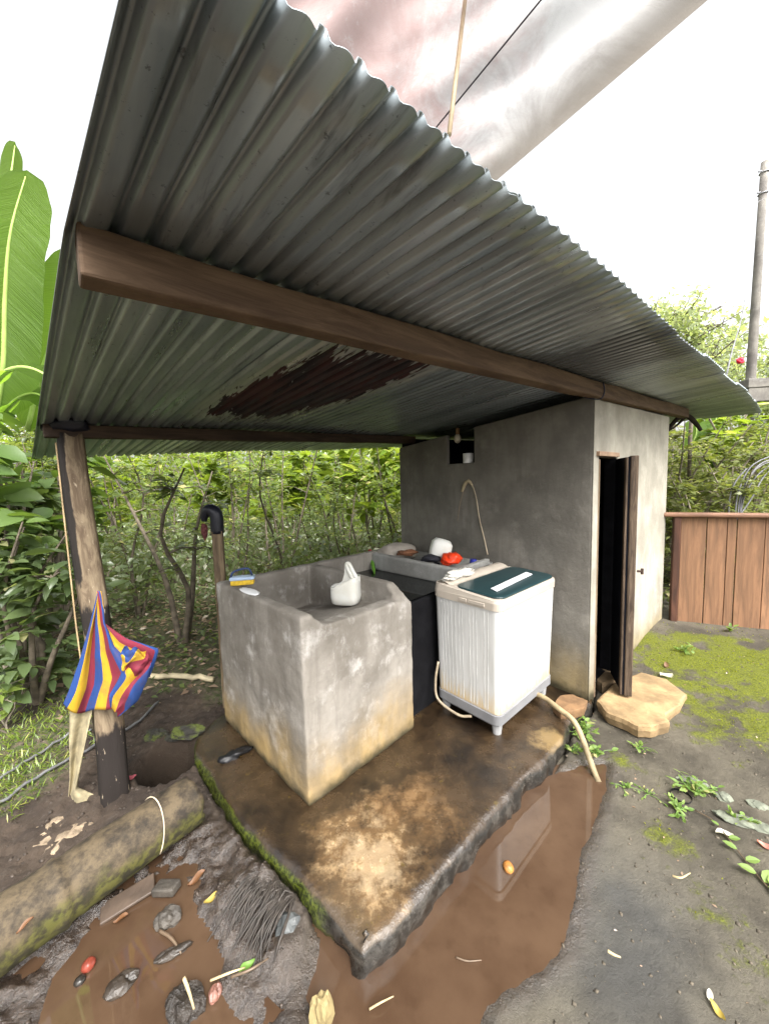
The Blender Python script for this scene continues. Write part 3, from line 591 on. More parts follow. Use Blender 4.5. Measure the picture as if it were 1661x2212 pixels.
for i, y in enumerate([.075, .10, .155, .18, .205, .26, .285, .315, .345, .375, .40, .425]):
    yb, yt = .012 + (WY - .024) * y / WY, y; c0_ = [Wq(.0135, yb - .003, .15), Wq(.0135, yb + .003, .15), Wq(.0135, yb + .003, .15) + wa * .01, Wq(.0135, yb - .003, .15) + wa * .01]; c1_ = [Wq(-.001, yt - .003, .76), Wq(-.001, yt + .003, .76), Wq(-.001, yt + .003, .76) + wa * .01, Wq(-.001, yt - .003, .76) + wa * .01]
    V, Fc = np.array(c0_ + c1_), [(0, 1, 2, 3), (7, 6, 5, 4), (4, 5, 1, 0), (5, 6, 2, 1), (6, 7, 3, 2), (7, 4, 0, 3)]
    mesh('side_rib', V, Fc, simple('rib_shadow_free_white', (.47, .47, .455), .45) if i == 0 else bpy.data.materials['rib_shadow_free_white'], wash, bevel=.002)
bpy.data.materials['rib_shadow_free_white'].name = 'ribbed_white_plastic'
mesh('base_skirt', *rloft([(.03, WX - .045, .03, WY - .03, .04, .052), (.008, WX - .02, .004, WY - .004, .045, .075), (.008, WX - .02, .004, WY - .004, .045, .131), (.02, WX - .035, .016, WY - .016, .04, .137)]), GREY, wash)
for (x, y) in ((.06, .05), (WX - .09, .05), (.06, WY - .05), (WX - .09, WY - .05)):
    mesh('foot', *tube([Wq(x, y, .0), Wq(x, y, .06)], [.026, .032], 12), simple('foot_plastic', (.3, .3, .3), .5) if 'foot_plastic' not in bpy.data.materials else bpy.data.materials['foot_plastic'], wash)
ztop = lambda x, y: .835 + .028 * float(sstep(.26, .46, y))
mesh('top_frame', *rloft([(-.008, WX + .008, -.008, WY + .006, .05, .772), (-.009, WX + .008, -.009, WY + .006, .05, .815), (-.004, WX + .004, -.004, WY + .0, .05, lambda x, y: ztop(x, y) - .004), (.012, WX - .012, .012, WY - .02, .05, ztop)]), CREAM, wash)
pn = lambda x, y: .866 + .014 * math.sin((y - .33) / .15 * math.pi)
V, Fc, U, W = grid(lambda u, v: Wq(.015 + (WX - .03) * u, .335 + .14 * v, .842 + .034 * math.sin(min(1, v * 1.0) * math.pi * .8)), 24, 10)
mesh('control_panel', V, Fc, CREAM, wash, True)
lz = lambda x, y: .848 + .012 * math.sin(max(0, min(1, (y + .0) / .34)) * math.pi * .5)
mesh('lid', *rloft([(.022, WX - .006, .004, .335, .06, lambda x, y: lz(x, y) - .016), (.018, WX - .002, .0, .338, .062, lambda x, y: lz(x, y) - .006), (.024, WX - .008, .008, .332, .06, lz)]), LID, wash, bevel=.003)
V, Fc = prism([Wq(.10, .075, lz(0, .075) + .0035), Wq(WX - .13, .105, lz(0, .105) + .0035), Wq(WX - .11, .16, lz(0, .16) + .0035), Wq(.12, .128, lz(0, .128) + .0035)], UPV * .003)
mesh('lid_panel', V, Fc, simple('lid_white_panel', (.78, .78, .8), .35, .06), wash)
for y0, y1 in ((.09, .205), (.215, .27)):
    mesh('side_clip', *box(Wq(-.011, (y0 + y1) / 2, .795), wb * (y1 - y0) / 2, wa * .004, UPV * .011), CREAM, wash, bevel=.003)
mesh('printed_mark', *box(Wq(WX - .17, .445, .8735), wa * .035, wb * .006, UPV * .0012), simple('dark_print', (.03, .03, .03), .6), wash)
for x in (.10, .2, .3):
    mesh('knob', *tube([Wq(x, .405, .868), Wq(x, .405, .898)], [.026, .022], 12), CREAM, wash)
hose = [Wq(.50, .06, .07), Zp(1170, 1507, .075), Zp(1205, 1533, .07), Zp(1232, 1556, .055), Zp(1250, 1592, .0), Zp(1263, 1630, -.05), Zp(1277, 1668, -.10), Zp(1283, 1682, -.112)]
mesh('drain_hose', *tube(curve(hose, 40), [.017, .017, .0165, .0155, .015], 10), simple('dirty_hose', (.25, .195, .11), .6, .35, 12), wash, True)
cord = [Wq(-.01, WY - .04, .33), Wq(-.03, WY - .03, .2), Wq(-.04, WY - .06, .09), Wq(-.01, WY - .2, .035), Wq(.02, WY - .28, .05)]
mesh('power_cord', *tube(curve(cord, 24), .0085, 8), simple('cream_cord', (.32, .26, .18), .5), wash, True)
rc_ = Wq(.165, .41, .935)
V, Fc = blob((0, 0, 0), (.155, .042, .028), 4, .75, 2.3, 21); V = rc_ + np.outer(V[:, 0], wa) + np.outer(V[:, 1], wb) + np.outer(V[:, 2], UPV)
tag(mesh('crumpled_rag', V, Fc, simple('grey_white_rag', (.62, .60, .54), .9, .3, 40, .6, .01), None, True, origin=rc_), 'crumpled greyish white rag over the knobs of the washing machine', 'rag')
wash.scale = (1.035, 1.035, 1.045)
# ================================================================== bits on the shed wall
wall0 = lambda px, py, off=.012: Pp(px, py, D, BC - D * off)
c1 = curve([wall0(1008, 1040), wall0(1020, 1050), wall0(1028, 1075), wall0(1036, 1125), wall0(1046, 1165), wall0(1053, 1198, .03)], 24)
rp = thing('hanging_cord', wall0(1012, 1040), 'pale cord looped over a peg high on the grey shed wall', 'cord')
mesh('cord', *tube(c1, .0055, 6), simple('pale_cord', (.42, .35, .25), .8), rp, True)
mesh('loop', *join(tube(curve([wall0(998, 1062), wall0(1004, 1046, .02), wall0(1012, 1039, .022), wall0(1020, 1049, .02)], 14), [.012, .016, .015, .009], 8), tube([wall0(1012, 1036, 0.0), wall0(1012, 1040, .03)], .008, 6)), simple('cloth_wrap', (.34, .28, .18), .9), rp, True)
mesh('rust_trail', *tube(curve([wall0(1000, 1064, .004), wall0(993, 1090, .004), wall0(988, 1125, .004)], 16), .0025, 5), simple('thin_twine', (.25, .19, .13), .9), rp)
tp = Pp(1008, 997, D, BC + D * .03); tp[2] = zN + .001
tag(mesh('toilet_roll', *tube([tp + D * .02, tp + D * .02 + UPV * .085], .046, 20), simple('white_paper', (.7, .7, .7), .9), None, origin=tp), 'white paper roll standing in the notch window of the shed', 'paper roll')
bl = thing('light_bulb', bulb_c, 'dusty unlit bulb hanging in the notch window of the shed', 'light bulb')
V, Fc = blob(bulb_c - UPV * .01, (.034, .034, .045), 3, 0, 1); mesh('glass', V, Fc, simple('dusty_glass', (.5, .45, .35), .3), bl, True)
mesh('socket', *tube([bulb_c + UPV * .03, bulb_c + UPV * .085], .018, 10), simple('brown_socket', (.22, .12, .05), .5), bl)
mesh('flex', *tube([bulb_c + UPV * .085, bulb_c + UPV * .3], .004, 6), simple('flex', (.05, .05, .05), .6), bl)
# ================================================================== POSTS
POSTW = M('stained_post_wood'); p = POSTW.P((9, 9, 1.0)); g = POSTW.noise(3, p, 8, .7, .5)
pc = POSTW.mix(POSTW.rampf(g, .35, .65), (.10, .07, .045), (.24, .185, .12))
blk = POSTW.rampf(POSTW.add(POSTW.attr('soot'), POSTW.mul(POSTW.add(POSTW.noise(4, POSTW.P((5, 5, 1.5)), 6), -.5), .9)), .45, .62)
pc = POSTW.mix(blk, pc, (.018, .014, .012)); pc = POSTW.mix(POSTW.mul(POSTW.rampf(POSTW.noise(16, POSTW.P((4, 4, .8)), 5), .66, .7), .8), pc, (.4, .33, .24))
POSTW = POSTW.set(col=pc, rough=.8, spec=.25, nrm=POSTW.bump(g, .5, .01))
pb = Zp(250, 1745, -.14); ptp = Pp(160, 938, E, B(0, 1.735)); n = 40; m_ = 14; V = []; so_ = []
for i in range(n):
    f = i / (n - 1); c = pb + (ptp - pb) * f; c = c + rt * .018 * math.sin(f * 5)
    for k in range(m_):
        th = 2 * math.pi * k / m_ + .3; r = (.068 - .006 * f + .012 * math.cos(4 * th)) * (1 + .10 * (vnoise(f * 9, k * 1.7, 5) - .5)) + .02 * max(0, .12 - f)
        dirv = np.array([math.cos(th), math.sin(th), 0]); V.append(c + dirv * r)
        so_.append((.95 if (dirv[0] < .25 and f > .52) else 0) * sstep(.5, .68, f) + .8 * math.exp(-((f - .50) / .05) ** 2) + .85 * sstep(.3, .16, f))  # wood darker on the upper left, at mid height and near the foot
V = np.array(V); Fc = [(i * m_ + k, i * m_ + (k + 1) % m_, (i + 1) * m_ + (k + 1) % m_, (i + 1) * m_ + k) for i in range(n - 1) for k in range(m_)] + [list(range(m_ - 1, -1, -1)), list(range((n - 1) * m_, n * m_))]
post = thing('wooden_post', pb, 'leaning stained timber post holding up the left end of the roof', 'post')
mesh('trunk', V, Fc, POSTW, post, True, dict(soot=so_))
V, Fc = blob(ptp + np.array([-.03, -.01, .045]), (.13, .08, .05), 3, .5, 1.8, 31); mesh('tar_wrap', V, Fc, simple('black_tar_plastic', (.006, .007, .014), .45), post, True)
mesh('lit_edge_strip', *tube([ptp + np.array([-.06, -.05, -.05]), pb + (ptp - pb) * .5 + np.array([-.065, -.045, 0]), pb + (ptp - pb) * .28 + np.array([-.06, -.04, 0])], .0038, 6), simple('lit_edge_strip', (.36, .26, .14), .7), post)  # added pale strip standing in for the lit left edge of the post
p2 = Yp(480, 1300, 2.66); pz0, pz1 = -.12, Yp(480, 1146, 2.66)[2]
short = thing('short_post', (p2[0], p2[1], pz0), 'short squared timber post behind the sink capped with a black elbow', 'post')
mesh('stake', *box((p2[0], p2[1], (pz0 + pz1) / 2), (.034, .01, 0), (-.01, .034, 0), (-.0, 0, (pz1 - pz0) / 2)), wood('stake_wood', (.20, .15, .09), (.08, .055, .035), (10, 10, 1)), short, bevel=.006)
el = [np.array([p2[0], p2[1], pz1 - .02]), np.array([p2[0], p2[1], pz1 + .09]), np.array([p2[0] - .012, p2[1], pz1 + .135]), np.array([p2[0] - .055, p2[1], pz1 + .15]), np.array([p2[0] - .085, p2[1], pz1 + .11]), np.array([p2[0] - .092, p2[1], pz1 + .07])]
mesh('elbow', *tube(curve(el, 26), [.045, .046, .046, .042, .03, .018], 14), simple('black_rubber', (.008, .009, .016), .4), short, True)
V, Fc = blob(np.array([p2[0] - .095, p2[1], pz1 + .0]), (.022, .02, .05), 3, .9, 2.5, 8); mesh('hanging_string', V, Fc, simple('dark_red_string', (.10, .03, .03), .9), short)
# ================================================================== CLOTH on the post
CL = M('striped_cotton'); u = CL.attr('u')
cr = CL.n('ValToRGB'); cr.color_ramp.interpolation = 'CONSTANT'; CL.put(cr.inputs[0], CL.math('FRACT', CL.add(u, CL.mul(CL.add(CL.noise(5, CL.P(), 3), -.5), .02))))
els = cr.color_ramp.elements; els[0].position = 0; els[0].color = (.022, .058, .20, 1); els[1].position = .33; els[1].color = (.43, .26, .02, 1); e3 = els.new(.68); e3.color = (.19, .024, .042, 1)
CL.set(col=CL.mix(CL.mul(CL.rampf(CL.noise(13, CL.P(), 6, .7), .45, .75), .45), cr.outputs[0], (.09, .045, .05)), rough=.85, spec=.2, nrm=CL.bump(CL.noise(300, CL.P(), 2), .2, .002))
cy = float((pb + (ptp - pb) * .35)[1]) - .12
Lp = [(213, 1276), (196, 1345), (172, 1430), (150, 1490), (138, 1516)]; Rp = [(214, 1277), (232, 1345), (276, 1380), (338, 1402), (326, 1462)]
def clothpt(u, v):
    f = v * 4; i = min(3, int(f)); t = f - i
    l = np.array(Lp[i]) * (1 - t) + np.array(Lp[i + 1]) * t; r = np.array(Rp[i]) * (1 - t) + np.array(Rp[i + 1]) * t
    q_ = l * (1 - u) + r * u; y = cy - .035 * v * math.sin(u * 9 + 1 + v * 1.5) + .016 * v * math.sin(u * 23 + 2) - .03 * u * v
    q_ = q_ + np.array([0, 44 * math.sin(math.pi * u ** .8) * v ** 3 + 7 * math.sin(u * 12 + .5) * max(0, v - .55) * 2.2])
    q_ = q_ + np.array([6 * math.sin(v * 7 + u * 9) * u, 0])
    return Yp(q_[0], q_[1], y)
V, Fc, U, W = grid(clothpt, 60, 40)
cloth = thing('striped_cloth', clothpt(.5, 0), 'blue yellow and red striped cloth hung from the leaning post', 'cloth')
mesh('hanging_fold', V, Fc, CL.m, cloth, True, dict(u=.06 + U * 3.0 + .30 * (W - .5) + .05 * np.sin(W * 6 + U * 8)), solid=.003)
def flap(rowsL, rowsR, dep, seed, fold):
    def fn(u, v):
        m = len(rowsL) - 1; f = v * m; i = min(m - 1, int(f)); t = f - i
        q_ = (np.array(rowsL[i]) * (1 - t) + np.array(rowsL[i + 1]) * t) * (1 - u) + (np.array(rowsR[i]) * (1 - t) + np.array(rowsR[i + 1]) * t) * u
        q_ = q_ + np.array([5 * math.sin(v * 9 + seed + u * 4), 5 * math.sin(u * 11 + seed * 2 + v * 3)]) * min(1, 4 * u * (1 - u) + .4)
        return Yp(q_[0], q_[1], cy - dep - fold * (math.sin(u * 10 + seed + v * 5) + .6 * math.sin(v * 13 - u * 6 + seed)) - .03 * math.sin(math.pi * u) * math.sin(math.pi * v))
    return grid(fn, 44, 44)
for rl_, rr_, dep, sd_, ph, k1, k2, fold in (
        ([(282, 1425), (262, 1452), (240, 1500), (238, 1530)], [(326, 1432), (320, 1470), (296, 1512), (262, 1546)], .07, 4.1, .05, 1.5, .5, .010),
        ([(268, 1398), (262, 1420), (266, 1445)], [(318, 1405), (322, 1432), (300, 1462)], .085, 2.2, .0, 1.0, .9, .008)):
    V, Fc, U, W = flap(rl_, rr_, dep, sd_, fold)
    mesh('bunched_fold', V, Fc, CL.m, cloth, True, dict(u=ph + .62 * (U * k1 + W * k2) + .12 * np.sin(U * 7 + W * 5)), solid=.003)
Ls = [(152, 1518), (150, 1600), (152, 1680), (148, 1730), (138, 1782)]; Rs = [(205, 1512), (190, 1580), (176, 1650), (168, 1700), (212, 1720)]
def strip(u, v):
    f = v * 4; i = min(3, int(f)); t = f - i
    q_ = (np.array(Ls[i]) * (1 - t) + np.array(Ls[i + 1]) * t) * (1 - u) + (np.array(Rs[i]) * (1 - t) + np.array(Rs[i + 1]) * t) * u
    return Yp(q_[0], q_[1], cy + .05 - .02 * math.sin(u * 6 + v * 5) - .03 * v)
V, Fc, U, W = grid(strip, 14, 40)
tag(mesh('sacking_strip', V, Fc, simple('dirty_sacking', (.27, .23, .14), .9, .35, 14), None, True, solid=.003, origin=V.mean(0)), 'torn dirty beige sacking strip hanging below the striped cloth', 'cloth')
# ================================================================== LOG
LG = M('mossy_bamboo_log'); p = LG.P(); g = LG.noise(4, LG.P((3, 3, 3)), 7, .7)
lc = LG.mix(LG.rampf(g, .35, .65), (.022, .017, .012), (.10, .075, .044)); lc = LG.mix(LG.mul(LG.rampf(LG.noise(18, p, 7, .75), .52, .68), .6), lc, (.022, .018, .013))
zz = LG.add(LG.sep(LG.n('NewGeometry').outputs['Normal'], 2), LG.mul(LG.add(LG.noise(9, p, 7, .7), -.5), 1.6))
lc = LG.mix(LG.mul(LG.rampf(zz, .55, -.1), .75), lc, LG.mix(LG.rampf(LG.noise(26, p, 5), .4, .6), (.018, .018, .008), (.085, .085, .016)))
LG = LG.set(col=lc, rough=.75, spec=.3, nrm=LG.bump(LG.add(g, LG.mul(LG.noise(50, p, 5), .5)), .4, .01))
l1 = Zp(417, 1727, .03); l0 = Zp(-10, 2025, .03); ld = l1 - l0; L0 = np.linalg.norm(ld); ld /= L0; la = np.cross(ld, UPV); la /= np.linalg.norm(la); lb = np.cross(la, ld)
log = thing('bamboo_log', l0, 'thick old mossy bamboo log lying beside the muddy pool', 'log')
V = []; n = 90; m_ = 28; nodes = [-.38, .17]
for i in range(n):
    t = -.75 + (L0 + .75) * i / (n - 1); c = l0 + ld * t; rr = .118 - .004 * (t / L0)
    for q_ in nodes: rr += .010 * math.exp(-((t - q_) / .014) ** 2) - .006 * math.exp(-((t - q_ - .03) / .012) ** 2)
    for k in range(m_):
        th = 2 * math.pi * k / m_; r = rr * (1 + .03 * (vnoise(t * 6, k * .5, 3) - .5) + .012 * (vnoise(t * 40, k, 13) - .5))
        e_ = .03 * (vnoise(k * .9, 3, 3) - .5) if i == n - 1 else 0
        V.append(c + la * r * math.cos(th) + lb * r * math.sin(th) + ld * e_)
V2 = [l1 + ld * -.0 + (np.array(v) - l1) * .82 for v in V[-m_:]]; V3 = [np.array(v) - ld * .05 for v in V2]
V = V + V2 + V3; Fc = [(i * m_ + k, i * m_ + (k + 1) % m_, (i + 1) * m_ + (k + 1) % m_, (i + 1) * m_ + k) for i in range(n + 1) for k in range(m_)] + [list(range((n + 1) * m_, (n + 2) * m_)), list(range(m_ - 1, -1, -1))]
mesh('culm', V, Fc, LG, log, True)
tw_ = []
for k in range(14):
    th = -.4 + 2.9 * k / 13; tw_.append(l1 - ld * (.19 - .03 * math.sin(th)) + la * .1225 * math.cos(th) + lb * .1205 * math.sin(th))
mesh('wire_tie', *tube(tw_, .0028, 6), simple('pale_wire', (.5, .42, .3), .6), log, True)
# ================================================================== VEGETATION
def leafset(P, A, N, L, W, bend=.12, fold=.12):
    P, A, N = map(np.asarray, (P, A, N)); L = np.asarray(L)[:, None]; W = np.asarray(W)[:, None]
    A = A / (np.linalg.norm(A, axis=1)[:, None] + 1e-9); S = np.cross(A, N); S /= np.linalg.norm(S, axis=1)[:, None] + 1e-9; N = np.cross(S, A)
    v0 = P; m1 = P + A * L * .42 - N * L * bend * .1; l1_ = m1 + S * W * .5 + N * W * fold; r1_ = m1 - S * W * .5 + N * W * fold; t = P + A * L - N * L * bend
    V = np.stack([v0, l1_, m1, r1_, t], 1).reshape(-1, 3); k = np.arange(len(P))[:, None] * 5
    T = np.concatenate([k + np.array([[0, 2, 1]]), k + np.array([[0, 3, 2]]), k + np.array([[1, 2, 4]]), k + np.array([[2, 3, 4]])], 1).reshape(-1, 3)
    return V, T
def leaffine(P, A, N, L, W, bend=.12, fold=.12):
    P, A, N = map(np.asarray, (P, A, N)); L = np.asarray(L, float)[:, None]; W = np.asarray(W, float)[:, None]
    A = A / (np.linalg.norm(A, axis=1)[:, None] + 1e-9); S = np.cross(A, N); S /= np.linalg.norm(S, axis=1)[:, None] + 1e-9; N = np.cross(S, A); vs = [P]
    for f, w_ in ((.16, .72), (.45, 1.0), (.78, .62)):
        m1 = P + A * L * f - N * L * bend * f * f; e = N * W * fold * w_; vs += [m1 + S * W * .5 * w_ + e, m1, m1 - S * W * .5 * w_ + e]
    vs.append(P + A * L - N * L * bend * 1.1); V = np.stack(vs, 1).reshape(-1, 3); k = np.arange(len(P))[:, None] * 11
    tr_ = [(0, 2, 1), (0, 3, 2)] + [q_ for b in (1, 4) for q_ in ((b, b + 1, b + 4), (b, b + 4, b + 3), (b + 1, b + 2, b + 5), (b + 1, b + 5, b + 4))] + [(7, 8, 10), (8, 9, 10)]
    return V, np.concatenate([k + np.array([t]) for t in tr_], 1).reshape(-1, 3)
def merge(parts):
    V = []; T = []; t_ = []; k = 0
    for v, f, ti in parts: V.append(v); T.append(f + k); t_.append(ti); k += len(v)
    return np.vstack(V), np.vstack(T), np.concatenate(t_)
def unit(v): v = np.asarray(v, float); return v / (np.linalg.norm(v) + 1e-9)
LEAF_COF = leafmat('coffee_leaf', (.075, .11, .04), (.185, .235, .08), (.38, .34, .14), .25, .42, .7)
LEAF_BR = leafmat('bright_broad_leaf', (.09, .15, .022), (.23, .30, .05), (.42, .40, .12), .28, .46, .6)
LEAF_DK = leafmat('dark_understory_leaf', (.055, .085, .035), (.14, .19, .08), (.25, .24, .12), .28, .42, .6)
LEAF_OL = leafmat('olive_bank_leaf', (.085, .11, .03), (.20, .23, .075), (.42, .38, .2), .4, .4, .45)
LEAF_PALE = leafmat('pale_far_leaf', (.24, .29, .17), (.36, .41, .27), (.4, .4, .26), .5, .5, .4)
BARK = simple('grey_brown_bark', (.11, .09, .065), .9, .4, 14, .5, .01)
PALEBARK = simple('pale_stem_bark', (.2, .17, .13), .9, .35, 14, .5, .01)
def shrub_mesh(seed, H, spread, nst, nleaf, L, wr=.42, first=.25, lean=None, thick=.03, horiz=True):
    r = np.random.default_rng(seed); tb = []; P = []; A = []; N = []
    stems = []
    for i in range(nst):
        az = r.random() * 6.283; ln = np.array([math.cos(az), math.sin(az), 0]) * spread * (.3 + .7 * r.random())
        if lean is not None and i == 0: ln = np.array(lean)
        h = H * (.75 + .25 * r.random()); b = ln * .06
        pts = [b, b + ln * .25 + UPV * h * .33, b + ln * .62 + UPV * h * .68, b + ln * 1.0 + UPV * h]
        pts = [q_ + (0 if k == 0 else 1) * r.normal(0, .06, 3) * [1, 1, .3] for k, q_ in enumerate(pts)]
        c = curve(pts, 10); stems.append(c); tb.append(tube(c, [thick, thick * .7, thick * .45, thick * .2], 6, caps=False))
    nb = max(8, nleaf // 12); per = nleaf // nb
    for i in range(nb):
        c = stems[i % nst]; f = first + (1 - first) * r.random() ** .8; o = c[min(9, int(f * 9))]; az = r.random() * 6.283
        ln = (.25 + .55 * r.random()) * H * .28 * (1.25 - .7 * f); dr_ = np.array([math.cos(az), math.sin(az), .25 + .35 * r.random() if horiz else .8])
        c2 = np.array([o, o + dr_ * ln * .5, o + dr_ * ln - UPV * ln * .25]); c3 = curve(c2, 6)
        if i % 2 == 0: tb.append(tube(c3[[0, 2, 5]], [thick * .28, thick * .1], 4, caps=False))
        for k in range(per):
            t = .25 + .8 * r.random(); q_ = c3[min(5, int(t * 5))] + r.normal(0, .035, 3)
            sdv = np.cross(dr_, UPV) * (1 if k % 2 else -1); a = unit(sdv) * .9 + unit(dr_) * .6 + np.array([0, 0, -.15]) + r.normal(0, .3, 3)
            P.append(q_); A.append(a); N.append(unit(np.array([0, 0, 1]) + r.normal(0, .35, 3)))
    LL = L * (.55 + .6 * r.random(len(P)))
    lf_, nv = (leaffine, 11) if L >= .15 else (leafset, 5)
    V, T = lf_(P, A, N, LL, LL * wr * (.8 + .4 * r.random(len(P))), .22, .14)
    tint = np.repeat(r.random(len(P)), nv)
    tv, tf = join(*tb)
    return tv, tf, V, T, tint
def tri(f):
    o = []
    for q_ in f:
        for k in range(1, len(q_) - 1): o.append((q_[0], q_[k], q_[k + 1]))
    return np.array(o)
protos = {}
def make_plant(name, key, lm, bark, label, cat, group, **kw):
    tv, tf, V, T, tint = shrub_mesh(**kw)
    r_ = thing(name, (0, 0, 0), label, cat, group)
    st = bigmesh('stem', tv, tri(tf), bark, r_, None, True)
    cr_ = bigmesh('foliage', V, T, lm, r_, dict(tint=tint)); tag(cr_, kind='stuff')
    protos[key] = [r_, False]; return r_
def put(key, x, y, rz=None, s=1.0, z=None, label=None):
    pr, used = protos[key]
    if not used: o = pr; protos[key][1] = True
    else:
        o = pr.copy(); sc.collection.objects.link(o)
        for ch in list(pr.children):
            c = ch.copy(); sc.collection.objects.link(c); c.parent = o
    o.location = (float(x), float(y), gz(x, y) - .03 if z is None else z); o.rotation_euler = (0, 0, rz if rz is not None else rng.random() * 6.28); o.scale = (s, s, s)
    if label: o['label'] = label
    return o
GL = 'coffee shrubs growing behind the wash place'
LC = 'leafy green coffee shrub with thin stems in the garden seen under the roof'
for k, (sd_, H, sp_, ns, nl) in enumerate([(11, 2.3, .85, 4, 800), (12, 2.5, 1.0, 5, 900), (13, 2.1, .9, 4, 760), (14, 2.7, .9, 4, 860)]):
    make_plant('coffee_shrub', 'c%d' % k, LEAF_COF, BARK, LC, 'shrub', GL, seed=sd_, H=H, spread=sp_, nst=ns, nleaf=nl, L=.105, first=.22, thick=.02)
LB = 'bright broad leaved shrub with large yellow green leaves in the garden seen under the roof'
for k, (sd_, H, sp_, ns, nl) in enumerate([(21, 2.5, .8, 4, 420), (22, 2.8, .9, 4, 480)]):
    make_plant('broad_leaved_shrub', 'b%d' % k, LEAF_BR, PALEBARK, LB, 'shrub', 'broad leaved shrubs behind the wash place', seed=sd_, H=H, spread=sp_, nst=ns, nleaf=nl, L=.24, wr=.55, first=.5, thick=.02)
# nearest shrub with a leaning trunk
make_plant('leaning_shrub', 'lean', LEAF_COF, BARK, 'shrub with a bare trunk leaning left between the two posts', 'shrub', None, seed=31, H=2.1, spread=.7, nst=3, nleaf=460, L=.10, first=.5, lean=(-.75, .2, 0), thick=.036)
put('lean', *Zp(398, 1392, 0)[:2], rz=0)
cs = [(-3.0, 4.4), (-1.4, 4.9), (-.55, 5.2), (-4.1, 4.6), (.25, 5.9), (-2.3, 5.6), (-3.4, 5.9), (-5.0, 5.2), (-1.2, 6.4), (-4.6, 6.6), (.6, 7.2), (-.2, 7.4), (-2.2, 7.2), (-3.6, 7.6), (-5.9, 6.4), (-6.6, 7.6)]
for i, (x, y) in enumerate(cs): put('c%d' % (i % 4), x, y, s=.92 + .2 * rng.random())
for i, (x, y) in enumerate([(-4.6, 5.9), (-2.9, 6.7), (-1.7, 6.3), (-.4, 6.5), (.55, 6.6), (-5.6, 7.4), (-2.0, 8.3), (-.9, 8.2), (-3.6, 8.6), (.7, 8.4), (-5.2, 8.9)]): put('b%d' % (i % 2), x, y, s=.9 + .25 * rng.random())
# far wood closing the view: a mass of leaves over crowded crowns
def mass(name, spots, n, L, lm, sd_, kind='stuff'):
    r = np.random.default_rng(sd_); P = []; A = []; N = []
    for (x, y, z, rx, ry, rz_) in spots:
        m_ = int(n * rx * rz_ / sum(q_[3] * q_[5] for q_ in spots))
        v = r.normal(0, 1, (m_, 3)); v /= np.linalg.norm(v, axis=1)[:, None]; rad = (.55 + .5 * r.random(m_)) * (1 + .35 * fbm(v[:, 0] * 2.5 + x, v[:, 2] * 2.5 + y, 1, 3, sd_))
        P.append(np.array([x, y, z]) + v * rad[:, None] * [rx, ry, rz_]); A.append(np.cross(v, r.normal(0, 1, (m_, 3))) + [0, 0, -.3]); N.append(v + [0, 0, .6] + r.normal(0, .4, (m_, 3)))
    P = np.vstack(P); A = np.vstack(A); N = np.vstack(N); LL = L * (.5 + .8 * r.random(len(P)))
    V, T = leafset(P, A, N, LL, LL * .5, .15, .12); o = bigmesh(name, V, T, lm, None, dict(tint=np.repeat(r.random(len(P)), 5))); tag(o, kind=kind); return o
sp_ = [(x, 11.5 + 2.5 * rng.random(), 1.6 + .5 * rng.random(), 1.7, 1.5, 2.3 + .5 * rng.random()) for x in np.arange(-17, 4, 1.35)] + [(x, 15.5, 2.6, 2.6, 1.5, 3.2) for x in np.arange(-24, 5, 2.3)]
mass('far_garden_foliage', sp_, 30000, .24, LEAF_BR, 5)
us = [(x + .4 * rng.random(), y + .5 * rng.random(), .35 + .35 * rng.random(), .65, .5, .5) for y, xs_ in ((4.2, np.arange(-4.6, .6, 1.15)), (5.6, np.arange(-6, 1.0, .95)), (7.4, np.arange(-7.5, 1.6, 1.1)), (9.2, np.arange(-9, 1.6, 1.2))) for x in xs_]
mass('understory_foliage', us, 20000, .085, leafmat('pale_understory_leaf', (.09, .125, .06), (.22, .265, .14), (.5, .49, .4), .3, .4, .6), 9)
# ---- dense plants at the far left
make_plant('broad_leaved_plant', 'l0', LEAF_DK, BARK, 'dark leafy plant crowding the left edge beside the leaning post', 'plant', None, seed=41, H=1.5, spread=.6, nst=6, nleaf=520, L=.16, wr=.45, first=.15)
put('l0', -2.75, 2.75, s=1.0)
o = put('l0', -3.3, 3.2, s=1.3, label='taller dark leafy plant at the left edge under the banana leaves')
make_plant('climbing_plant', 'l1', leafmat('soft_green_leaf', (.06, .11, .03), (.14, .21, .06), None, .4, .4, .5), PALEBARK, 'soft green climber with large rounded leaves left of the roof corner', 'plant', None, seed=42, H=2.5, spread=.5, nst=5, nleaf=300, L=.24, wr=.62, first=.35)
put('l1', -3.05, 2.95, s=1.0); o = put('l1', -3.6, 3.9, s=1.05, label='second soft green climber behind the leaning post, further left')
make_plant('young_plant', 'l2', leafmat('lime_leaf', (.10, .15, .03), (.2, .26, .06), None, .4, .4, .5), PALEBARK, 'small plant with pointed yellow green leaves at the bottom left edge', 'plant', None, seed=43, H=.45, spread=.25, nst=3, nleaf=30, L=.12, wr=.36, first=.5, thick=.008)
put('l2', *Zp(25, 1590, -.08)[:2], s=1.0)
